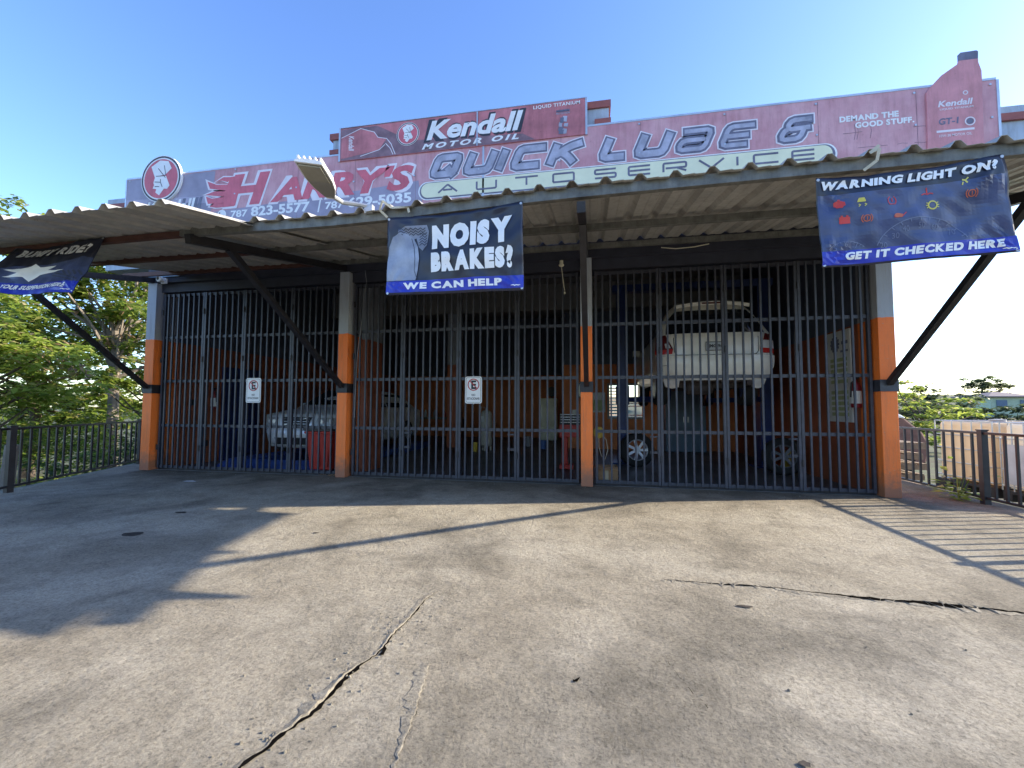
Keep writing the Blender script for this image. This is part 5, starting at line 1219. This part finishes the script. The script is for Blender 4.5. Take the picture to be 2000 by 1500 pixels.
mb.box(.63, .93, .17, .46, .006, .014); mb.build("carton", 'cardboard', t)
mb = MB(); mb.bar((.62, .12, .25), (.94, .12, .25), .09, .006, (0, -.4, .9)); mb.bar((.60, .16, .255), (.60, .46, .255), .06, .006, (-.5, 0, .9)); mb.build("flap", 'cardboard', t)
mb = MB(); mb.box(.75, .80, .155, .159, .02, .24); mb.build("tape", 'tape', t)
t = thing("cord_reel", "yellow cord reel with loops of pale cable on the third pillar", "cord reel", (.65, .6, .6))
mb = MB(); mb.lathe([(0, -.05), (.09, -.05), (.09, -.035), (.05, -.03), (.05, .03), (.09, .035), (.09, .05), (0, .05)], (.66, .47, .78), 'Y', 18); mb.build("reel", 'plastic_yellow', t)
mb = MB(); mb.tube([(.66, .44, .72), (.66, .43, .55), (.70, .43, .40), (.76, .43, .36), (.80, .44, .5), (.78, .44, .66), (.72, .45, .74)], .007, 6); mb.build("cable", 'cord', t)
t = thing("steel_cabinet", "blue grey steel cabinet against the back wall under the lifted car", "cabinet", (3.0, 5.6, 0))
mb = MB(); mb.box(2.48, 3.5, 5.35, 5.88, .02, 1.75); mb.build("case", 'cabinet_blue', t, bevel=.01)
for x in (2.5, 3.0): mb = MB(); mb.box(x, x + .48, 5.33, 5.348, .06, 1.72); dr = mb.build("door", 'cabinet_blue', t); mb = MB(); mb.box(x + (.42 if x < 2.8 else .03), x + (.45 if x < 2.8 else .06), 5.31, 5.329, .8, .95); mb.build("handle", 'chrome', dr)
t = thing("yellow_crate", "yellow plastic drum standing by the right lift post", "drum", (4.2, 2.5, 0))
mb = MB(); mb.lathe([(0, 0), (.09, 0), (.10, .02), (.10, .34), (.085, .38), (.03, .39), (.03, .42), (0, .42)], (4.24, 2.3, 0), 'Z', 16); mb.build("drum", 'plastic_yellow', t, smooth=True)
mb = MB(); mb.lathe([(.035, .42), (.035, .45), (0, .45)], (4.24, 2.3, 0), 'Z', 10); mb.build("cap", 'car_black', t)
t = thing("wall_mirror", "black oval mirror on the orange back wall beside the third pillar", "mirror", (.1, 5.85, 1.5)); mb = MB(); mb.slab([(.22 + .13 * math.cos(R(a)), 1.68 + .22 * math.sin(R(a))) for a in range(0, 360, 15)], 5.86, 5.897); mb.build("frame", 'car_black', t); mb = MB(); mb.slab([(.22 + .10 * math.cos(R(a)), 1.68 + .19 * math.sin(R(a))) for a in range(0, 360, 15)], 5.853, 5.859); mb.build("glass", 'car_glass', t)
mb = MB(); mb.box(-.02, .10, 5.88, 5.898, .98, 1.12); tag(mb.build("wall_notice", 'paper'), "small white notice on the orange back wall below the oval mirror", "notice")
mb = MB(); mb.m = 0; mb.box(.55, .92, 5.88, 5.898, 1.05, 1.62); mb.m = 1; mb.box(.57, .90, 5.876, 5.879, 1.10, 1.40); tag(mb.build("wall_poster", ['paper', 'paper_green']), "pale poster with a green lower half left of the louvred window", "poster")
# dark clutter on a low bench at the back of the middle bay
t = thing("work_bench", "low dark work bench with odds and ends at the back of the middle bay", "bench", (-4.6, 7, 0))
mb = MB(); mb.box(-5.6, -3.7, 6.8, 7.5, .78, .84); mb.build("bench_top", 'pallet_wood', t)
for x in (-5.55, -3.8): mb = MB(); mb.box(x, x + .06, 6.85, 7.45, 0, .78); mb.build("leg", 'black_steel', t)
random.seed(11)
names = [("plastic_blue", "blue"), ("paper", "white"), ("plastic_grey", "grey"), ("bin_red", "red"), ("plastic_yellow", "yellow")]
for k in range(5):
    x = -5.3 + .33 * k; mb = MB(); mb.lathe([(0, 0), (.05, 0), (.05, .16), (.02, .21), (.02, .25), (0, .25)], (x, 7.0, .842), 'Z', 12); tag(mb.build("oil_bottle", names[k][0], smooth=True), names[k][1] + " bottle standing on the low dark work bench", "bottle", "bottles on the work bench")

# ------------------------------------------------------------------ right side: totes, pallets, far house
def tote(c, mt, label):
    c = Vector(c); X = Vector((0, -1, 0)); Yv = Vector((1, 0, 0))
    t = thing("liquid_tote", label, "liquid tote", tuple(c + X * .55 + Yv * .5), "caged liquid totes beyond the right railing")
    def w_(a, b, h): return tuple(c + X * a + Yv * b + Vector((0, 0, h)))
    def bx(mb, a0, a1, b0, b1, h0, h1): mb.add([w_(a, b, h) for h in (h0, h1) for a, b in ((a0, b0), (a1, b0), (a1, b1), (a0, b1))], [(0, 3, 2, 1), (4, 5, 6, 7), (0, 1, 5, 4), (1, 2, 6, 5), (2, 3, 7, 6), (3, 0, 4, 7)])
    mb = MB(); bx(mb, .03, 1.07, .03, .97, .17, 1.12); mb.build("tank", mt, t, bevel=.06)
    mb = MB(); mb.lathe([(.10, 1.12), (.10, 1.16), (0, 1.17)], w_(.55, .5, 0), 'Z', 16); mb.build("lid", 'plastic_grey', t)
    mb = MB()
    for a in (0, .18, .36, .55, .74, .92, 1.1): mb.tube([w_(a, 0, .15), w_(a, 0, 1.13)], .009, 6); mb.tube([w_(a, 1, .15), w_(a, 1, 1.13)], .009, 6)
    for b in (.2, .4, .6, .8): mb.tube([w_(0, b, .15), w_(0, b, 1.13)], .009, 6); mb.tube([w_(1.1, b, .15), w_(1.1, b, 1.13)], .009, 6)
    for h in (.22, .45, .68, .9, 1.13): mb.tube([w_(0, 0, h), w_(1.1, 0, h), w_(1.1, 1, h), w_(0, 1, h), w_(0, 0, h)], .009, 6)
    mb.build("cage", 'galvanised', t)
    mb = MB()
    for a in (.0, .48, .96): bx(mb, a, a + .14, 0, 1, .0, .11)
    bx(mb, 0, 1.1, 0, 1, .11, .15); mb.build("pallet", 'black_steel', t)
    return t, bx
t1, b1 = tote((6.46, 2.05, -.14), 'tote_plastic', "amber stained caged tote next to the pallets beyond the right railing")
t2, b2 = tote((6.46, .83, -.14), 'tote_white', "whiter caged tote with a grey label plate beyond the railing")
mb = MB(); b2(mb, .06, .80, -.025, -.012, .25, .82); pl_ = mb.build("label_plate", 'label_grey', t2)
# pallets stacked at the building's corner
random.seed(7)
for k in range(5):
    t = thing("wood_pallet", ["bottom wooden pallet", "second lowest wooden pallet", "middle wooden pallet", "second highest wooden pallet", "topmost wooden pallet"][k] + " of the stack by the right corner", "pallet", (6.3, 3.4, -.4 + .2 * k), "stacked wooden pallets")
    z = -.42 + .2 * k; dx = random.uniform(-.06, .06); x0 = 5.85 + dx; mb = MB()
    for i in range(6): mb.box(x0 + .19 * i, x0 + .19 * i + .12, 3.0, 4.0, z + .12, z + .145)
    mb.build("deck_boards", 'pallet_wood', t)
    for y in (3.0, 3.45, 3.9): mb = MB(); mb.box(x0, x0 + 1.08, y, y + .09, z + .02, z + .118); mb.build("stringer", 'pallet_wood', t)
t = thing("camper_van", "brown and white topped vehicle roof behind the pallets at the right corner", "van", (7.6, 6.2, -.4))
mb = MB(); 
def vx(mb, prof, y0, y1):
    q = len(prof); mb.add([(x, y0, z) for x, z in prof] + [(x, y1, z) for x, z in prof], [tuple(range(q)), tuple(range(2 * q - 1, q - 1, -1))] + [(i + q, (i + 1) % q + q, (i + 1) % q, i) for i in range(q)])
vx(mb, [(6.1, -.15), (8.5, -.15), (8.6, .3), (8.45, .62), (8.1, .95), (6.1, .95)], 5.4, 7.0); mb.build("body", 'rust_roof', t, bevel=.05)
mb = MB(); vx(mb, [(6.1, .955), (8.1, .955), (7.95, 1.06), (6.2, 1.06)], 5.35, 7.05); mb.build("roof", 'white_paint', t, bevel=.04)
mb = MB(); mb.box(6.5, 7.6, 5.385, 5.398, .5, .85); mb.build("side_window", 'car_glass', t)
for x in (6.6, 8.0): mb = MB(); mb.lathe([(0, -.1), (.28, -.1), (.3, 0), (.28, .1), (0, .1)], (x, 5.5, -.15), 'Y', 18); mb.build("wheel", 'rubber', t)
HS = thing("green_house", "pale green house with a shallow roof among the far trees", "house", (37.8, 41, .5))
mb = MB(); mb.box(36.0, 39.4, 39.5, 43, -.2, 2.25); mb.build("wall", 'house_green', HS)
mb = MB(); mb.add([(35.6, 39.2, 2.25), (39.8, 39.2, 2.25), (39.8, 43.3, 2.25), (35.6, 43.3, 2.25), (35.6, 39.2, 2.34), (39.8, 39.2, 2.34), (37.9, 41.2, 2.78), (37.4, 41.2, 2.78), (39.8, 43.3, 2.34), (35.6, 43.3, 2.34)], [(0, 1, 2, 3), (0, 1, 5, 4), (1, 2, 8, 5), (2, 3, 9, 8), (3, 0, 4, 9), (4, 5, 6, 7), (5, 8, 6), (8, 9, 7, 6), (9, 4, 7)]); mb.build("roof", 'house_roof', HS)
for x in (36.4, 38.2): mb = MB(); mb.box(x, x + .8, 39.44, 39.49, 1.3, 2.0); mb.build("window", 'cabinet_blue', HS)

# ------------------------------------------------------------------ trees and plants
def leaf(vs, fs, p, size, rnd, droop=.3, long=2.2):
    a = rnd.uniform(0, 6.283); d = Vector((math.cos(a), math.sin(a), rnd.uniform(-droop - .35, .45))).normalized()
    nrm = Vector((rnd.gauss(0, .45), rnd.gauss(0, .45), 1)).normalized(); sd_ = d.cross(nrm)
    if sd_.length < .05: return
    sd_.normalize(); L_ = size * rnd.uniform(.6, 1.3); w_ = L_ / long
    o = len(vs); vs += [p, p + d * L_ * .5 + sd_ * w_ * .5 , p + d * L_ + Vector((0, 0, -.12 * L_)), p + d * L_ * .5 - sd_ * w_ * .5]
    fs.append((o, o + 1, o + 2, o + 3))
def make_tree(name, label, cat, base, trunk_top, clumps, leaf_size, per, mt, group=None, bark='bark', seed=0, tr_r=.16, flat=.45, pods=0, limbs=True):
    rnd = random.Random(seed); base = Vector(base); tt = Vector(trunk_top)
    t = thing(name, label, cat, tuple(base), group)
    mb = MB(); mid = base.lerp(tt, .5) + Vector((rnd.uniform(-.15, .15), rnd.uniform(-.15, .15), 0))
    mb.tube([base - Vector((0, 0, .3)), base.lerp(mid, .5), mid, tt], [tr_r * 1.25, tr_r, tr_r * .9, tr_r * .7], 8)
    vs = []; fs = []
    for (c, r) in clumps:
        c = Vector(c)
        if limbs:
            st_ = mid.lerp(tt, rnd.uniform(.2, 1)); k = st_.lerp(c, .5) + Vector((rnd.uniform(-.2, .2), rnd.uniform(-.2, .2), rnd.uniform(-.25, .05) * r))
            mb.tube([st_, k, c], [tr_r * .42, tr_r * .28, tr_r * .10], 5)
        nsub = max(4, int(9 * r * r))
        for s in range(nsub):
            while True:
                q = Vector((rnd.uniform(-1, 1), rnd.uniform(-1, 1), rnd.uniform(-1, 1)))
                if .25 < q.length < 1: break
            sc = c + Vector((q.x * r, q.y * r, q.z * r * .75)); sr = r * rnd.uniform(.22, .42)
            for _ in range(per):
                v = Vector((rnd.gauss(0, .5), rnd.gauss(0, .5), rnd.gauss(0, .5) * flat)) * sr
                leaf(vs, fs, sc + v, leaf_size, rnd)
    mb.build("trunk", bark, t, smooth=True)
    m2 = MB(); m2.m = 0; m2.add(vs, fs)
    if pods:
        v2 = []; f2 = []
        for (c, r) in clumps[:max(1, len(clumps) // 2)]:
            for _ in range(pods):
                q = Vector((rnd.gauss(0, .4), rnd.gauss(0, .4), rnd.gauss(0, .3))) * r + Vector(c)
                for _ in range(7): leaf(v2, f2, q + Vector((rnd.gauss(0, .1), rnd.gauss(0, .1), rnd.gauss(0, .1))), leaf_size * 1.1, rnd, 1.0, 3.5)
        m2.m = 1; m2.add(v2, f2)
    m2.build("crown", [mt, 'pods'], t)
    return t
rnd = random.Random(21)
CAMP = Vector((.56, -6.75, 1.19))
def cl(lst): return [((x, y, z), r) for x, y, z, r in lst]
def cloud(cx, cy, cz, rx, ry, rz, n, r, seed):
    q = random.Random(seed); out = []
    while len(out) < n:
        v = Vector((q.uniform(-1, 1), q.uniform(-1, 1), q.uniform(-1, 1)))
        if v.length > 1 or v.length < .35: continue
        out.append(((cx + v.x * rx, cy + v.y * ry, cz + v.z * rz), r * q.uniform(.7, 1.2)))
    return out
GT = "trees left of the garage"
make_tree("leafy_tree", "tall leafy tree with a forked pale trunk left of the garage", "tree", (-18.2, 7.2, -1.8), (-18.4, 7.3, 4.2),
    cloud(-18.6, 7.2, 6.4, 2.7, 2.8, 2.6, 24, 1.15, 1) + cl([(-15.8, 9.2, 4.5, 1.0), (-20.4, 6.0, 4.3, 1.1), (-16.4, 9.0, 2.9, 1.0), (-17.6, 8.6, 4.0, .8)]), .27, 46, 'leaf_mid', GT, 'bark_pale', 1, .20, pods=2)
make_tree("leafy_tree", "bright yellow green tree with hanging seed pods at the left frame edge", "tree", (-14.3, 1.2, -1.8), (-14.3, 1.2, 1.6),
    cloud(-14.4, .9, 2.6, 1.5, 2.4, 1.9, 17, .95, 2), .22, 52, 'leaf_light', GT, 'bark', 2, .12, pods=7)
make_tree("leafy_tree", "dark green tree behind the seed pod tree at the far left", "tree", (-18.5, 1.0, -1.9), (-18.5, 1.0, 4.0),
    cloud(-18.9, .8, 5.7, 1.8, 3.6, 3.2, 22, 1.25, 3), .27, 40, 'leaf_mid', GT, 'bark', 3, .2, pods=2)
make_tree("leafy_tree", "mid green tree right beside the left pillar beyond the railing", "tree", (-15.2, 6.6, -1.8), (-15.3, 6.8, 1.4),
    cloud(-15.1, 6.7, 2.3, 1.5, 2.0, 2.2, 20, .85, 4), .22, 44, 'leaf_mid', GT, 'bark', 4, .10, pods=2)
make_tree("leafy_tree", "lean tree with sparse bare branches behind the left pillar", "tree", (-20.5, 12.5, -1.8), (-20.6, 12.6, 5),
    cloud(-20.6, 12.5, 6.0, 2.5, 2.5, 3.4, 18, 1.2, 5), .30, 34, 'leaf_mid', GT, 'bark_pale', 5, .18)
make_tree("leafy_tree", "broad tree filling the gap behind the forked tree", "tree", (-24.5, 8.5, -2.0), (-24.5, 8.5, 3.0),
    cloud(-24.5, 8.5, 2.6, 2.2, 5.0, 3.6, 22, 1.5, 6), .36, 34, 'leaf_mid', GT, 'bark', 6, .2)
make_tree("leafy_tree", "broad tree behind the dark green tree at the far left", "tree", (-24.5, 1.0, -2.0), (-24.5, 1.0, 3.0),
    cloud(-24.5, .2, 2.8, 2.2, 5.2, 3.8, 22, 1.5, 7), .36, 34, 'leaf_mid', GT, 'bark', 7, .2)
for i, (x, y, z, r, mt, lab) in enumerate([(-11.8, .4, -.2, 1.0, 'leaf_mid', "low mid green shrub behind the left railing"), (-11.0, 2.2, -.2, .9, 'leaf_dark', "dark shrub behind the railing close to the left pillar"), (-10.6, -1.6, -.3, 1.0, 'leaf_dark', "dark shrub behind the railing post at the left edge"), (-12.8, 3.6, .1, 1.1, 'leaf_light', "pale sunlit shrub behind the railing near the left pillar"), (-13.4, -1.8, .3, 1.2, 'leaf_mid', "bushy shrub at the left frame edge below the seed pod tree"), (-14.6, 4.0, .5, 1.2, 'leaf_mid', "rounded shrub between the seed pod tree and the left pillar"), (-17.2, 10.0, .6, 1.5, 'leaf_dark', "dark rounded shrub at the foot of the forked tree"), (-18.0, 4.6, .5, 1.6, 'leaf_mid', "wide shrub behind the rounded shrub, under the dark green tree"), (-17.5, -2.5, .6, 1.6, 'leaf_mid', "wide shrub at the left frame edge behind the seed pod tree")]):
    make_tree("shrub", lab, "shrub", (x, y, -1.6), (x, y, z), cl([(x, y, z, r), (x + .7, y + .8, z - .3, r * .8), (x - .6, y - .7, z - .2, r * .8), (x + .3, y - .6, z - .6, r * .7), (x, y + .3, z - .9, r * .8)]), .16, 40, mt, "shrubs behind the left railing", 'bark', 30 + i, .05)
mb = MB(); mb.tube([(-9.15, -1.15, -.9), (-9.1, -1.1, .52)], [.10, .085], 10); tag(mb.build("tree_stump", 'bark_pale'), "thin pale trunk stub behind the left railing", "tree stump")
t = thing("utility_pole", "distant utility pole showing between the trees and the left pillar", "utility pole", (-18.6, 9.4, -1.5)); mb = MB(); mb.tube([(-18.6, 9.4, -1.5), (-18.6, 9.4, 5.3)], [.14, .10], 10); mb.build("pole", 'pole_wood', t); mb = MB(); mb.bar((-19.1, 9.0, 5.0), (-18.1, 9.8, 5.0), .09, .09); mb.build("crossarm", 'pole_wood', t)
# undergrowth on the slope
rnd = random.Random(5); vs = []; fs = []
for _ in range(16000):
    x = rnd.uniform(-22, -8.6); y = rnd.uniform(-7, 12)
    if x > -9.2 and y > .3: continue
    leaf(vs, fs, Vector((x, y, terrain(x, y) + rnd.uniform(.0, .35))), .20, rnd, -.6)
mb = MB(); mb.add(vs, fs); struct(mb.build("undergrowth", 'leaf_mid'), 'stuff')
# right side
make_tree("layered_tree", "bright green tree with layered horizontal branches behind the pallets", "tree", (12.6, 11.8, -.6), (12.6, 11.8, 1.0),
    cl([(11.7, 11.5, 1.75, .75), (12.6, 12.2, 1.7, .8), (13.6, 12.0, 1.35, .8), (11.9, 11.2, 1.0, .8), (13.2, 11.4, .8, .8), (14.6, 12.3, .95, .7), (12.2, 11.0, .3, .8), (13.2, 11.2, .15, .7), (11.5, 11.0, .3, .7)]), .19, 62, 'leaf_light', None, 'bark', 50, .1, flat=.2)
make_tree("layered_tree", "darker tree top rising behind the bright layered tree", "tree", (15.6, 19.8, -.5), (15.6, 19.8, 1.4), cl([(15.6, 19.8, 2.4, .9), (14.4, 19.5, 1.6, .9), (17.2, 20.2, 1.6, 1.0), (18.4, 20.4, 1.2, .9)]), .28, 26, 'leaf_far', None, 'bark', 51, .1)
far = [(22.5, 29, 2.0, "dark rounded tree rising above the middle of the tote row"), (25.5, 30.5, 3.1, "tallest rounded tree above the tote row left of the palm"), (28.5, 31.5, 2.2, "spreading tree just left of the palm"), (31.5, 31.5, 1.7, "low spreading tree in front of the green house"), (34, 31.0, 1.6, "low bushy tree below the windows of the green house"), (37, 33.5, 3.9, "big dark tree at the right frame edge before the house"), (39.5, 31, 3.3, "broad tree cut by the right frame edge"), (41, 47, 5.0, "tall dark tree behind the roof of the green house"), (19.8, 27, 1.4, "small far tree between the layered tree and the tote row")]
for i, (x, y, h, lab) in enumerate(far):
    r = 1.15; C_ = []
    rr = random.Random(60 + i)
    zc_ = h - .9
    C_.append((x, y, zc_ + .1, 1.0))
    for k in range(7): C_.append((x + rr.uniform(-1.9, 1.9), y + rr.uniform(-.8, .8), zc_ - rr.uniform(.2, 1.5), rr.uniform(.8, 1.15)))
    make_tree("far_tree", lab, "tree", (x, y, -.6), (x, y, zc_ - .4), cl(C_), .30, 44, 'leaf_far', "far trees beyond the totes", 'bark', 70 + i, .12)
t = thing("palm_tree", "small far palm left of the green house", "palm tree", (31.6, 35.6, 0))
mb = MB(); mb.tube([(31.6, 35.6, -.5), (31.65, 35.6, 1.2), (31.6, 35.6, 2.3)], [.12, .09, .08], 8); mb.build("trunk", 'bark', t)
rr = random.Random(9); vs = []; fs = []
for k in range(11):
    a = 2 * math.pi * k / 11 + rr.uniform(-.2, .2); d = Vector((math.cos(a), math.sin(a), 0)); el = rr.uniform(.1, .8); p = Vector((31.6, 35.6, 2.3)); q = []
    for s in range(7): u = s / 6; q.append(p + d * (1.1 * u) + Vector((0, 0, el * u - .95 * u * u)))
    sd_ = Vector((-d.y, d.x, 0))
    for s in range(6):
        for sg in (-1, 1): o = len(vs); m_ = (q[s] + q[s + 1]) / 2; vs += [q[s], q[s + 1], m_ + sd_ * sg * .2 - Vector((0, 0, .12))]; fs.append((o, o + 1, o + 2))
mb = MB(); mb.add(vs, fs); mb.build("fronds", 'leaf_far', t)
rr = random.Random(15); vs = []; fs = []
for k in range(60):
    p = Vector((5.30 + rr.gauss(0, .07), -.02 + rr.gauss(0, .12), .02 + abs(rr.gauss(0, .14)))); leaf(vs, fs, p, .13, rr, -.2, 2.6)
t = thing("weed_plant", "green weed growing through the right railing beside the post", "weed", (5.3, 0, 0)); mb = MB(); mb.add(vs, fs); mb.build("leaves", 'leaf_light', t)
mb = MB(); 
for k in range(6): mb.tube([(5.3, -.02, 0), (5.3 + rr.gauss(0, .05), -.02 + rr.gauss(0, .08), .28)], .004, 4)
mb.build("stem", 'leaf_mid', t)
rr = random.Random(16); vs = []; fs = []
for k in range(40): leaf(vs, fs, Vector((-3.85 + rr.gauss(0, .10), -.05 + rr.gauss(0, .03), .01)), .08, rr, -.6, 8)
mb = MB(); mb.add(vs, fs); tag(mb.build("dry_grass_tuft", 'pods'), "small dry grass tuft at the foot of the second pillar from the left", "grass tuft")
mb = MB(); mb.fan([(-5.73, -1.03, .012), (-5.60, -1.02, .014), (-5.52, -.985, .010), (-5.60, -.97, .020), (-5.70, -.99, .016)]); mb.fan([(-5.70, -.99, .0165), (-5.60, -.97, .0205), (-5.63, -.96, .008), (-5.70, -.975, .008)]); tag(mb.build("litter_scrap", 'litter_white'), "crumpled white scrap of paper on the shaded concrete", "litter")

# loose grit on the concrete, thickest beside the crack and the gate line
rr = random.Random(33); mb = MB()
for k in range(270):
    if k < 120: q = rr.random(); x = -.42 - .2 * q + rr.gauss(0, .10); y = -4.1 - 1.6 * q
    elif k < 220: x = rr.uniform(-7, 4.3); y = -.14 - abs(rr.gauss(0, .12))
    else: x = rr.uniform(-3.5, 4.5); y = rr.uniform(-5.8, -.6)
    a = rr.uniform(.0025, .0065); c = Vector((x, y, a * .5)); vs = []
    for j in range(3):
        for i in range(5):
            t_ = 2 * math.pi * i / 5 + rr.uniform(-.3, .3); rad = a * (1.0, .9, .45)[j] * rr.uniform(.7, 1.3); vs.append(c + Vector((rad * math.cos(t_), rad * math.sin(t_), (-.5, .3, .8)[j] * a)))
    mb.add(vs, [(j * 5 + i, j * 5 + (i + 1) % 5, j * 5 + 5 + (i + 1) % 5, j * 5 + 5 + i) for j in range(2) for i in range(5)] + [(10, 11, 12, 13, 14)])
struct(mb.build("loose_grit", 'concrete'), 'stuff')
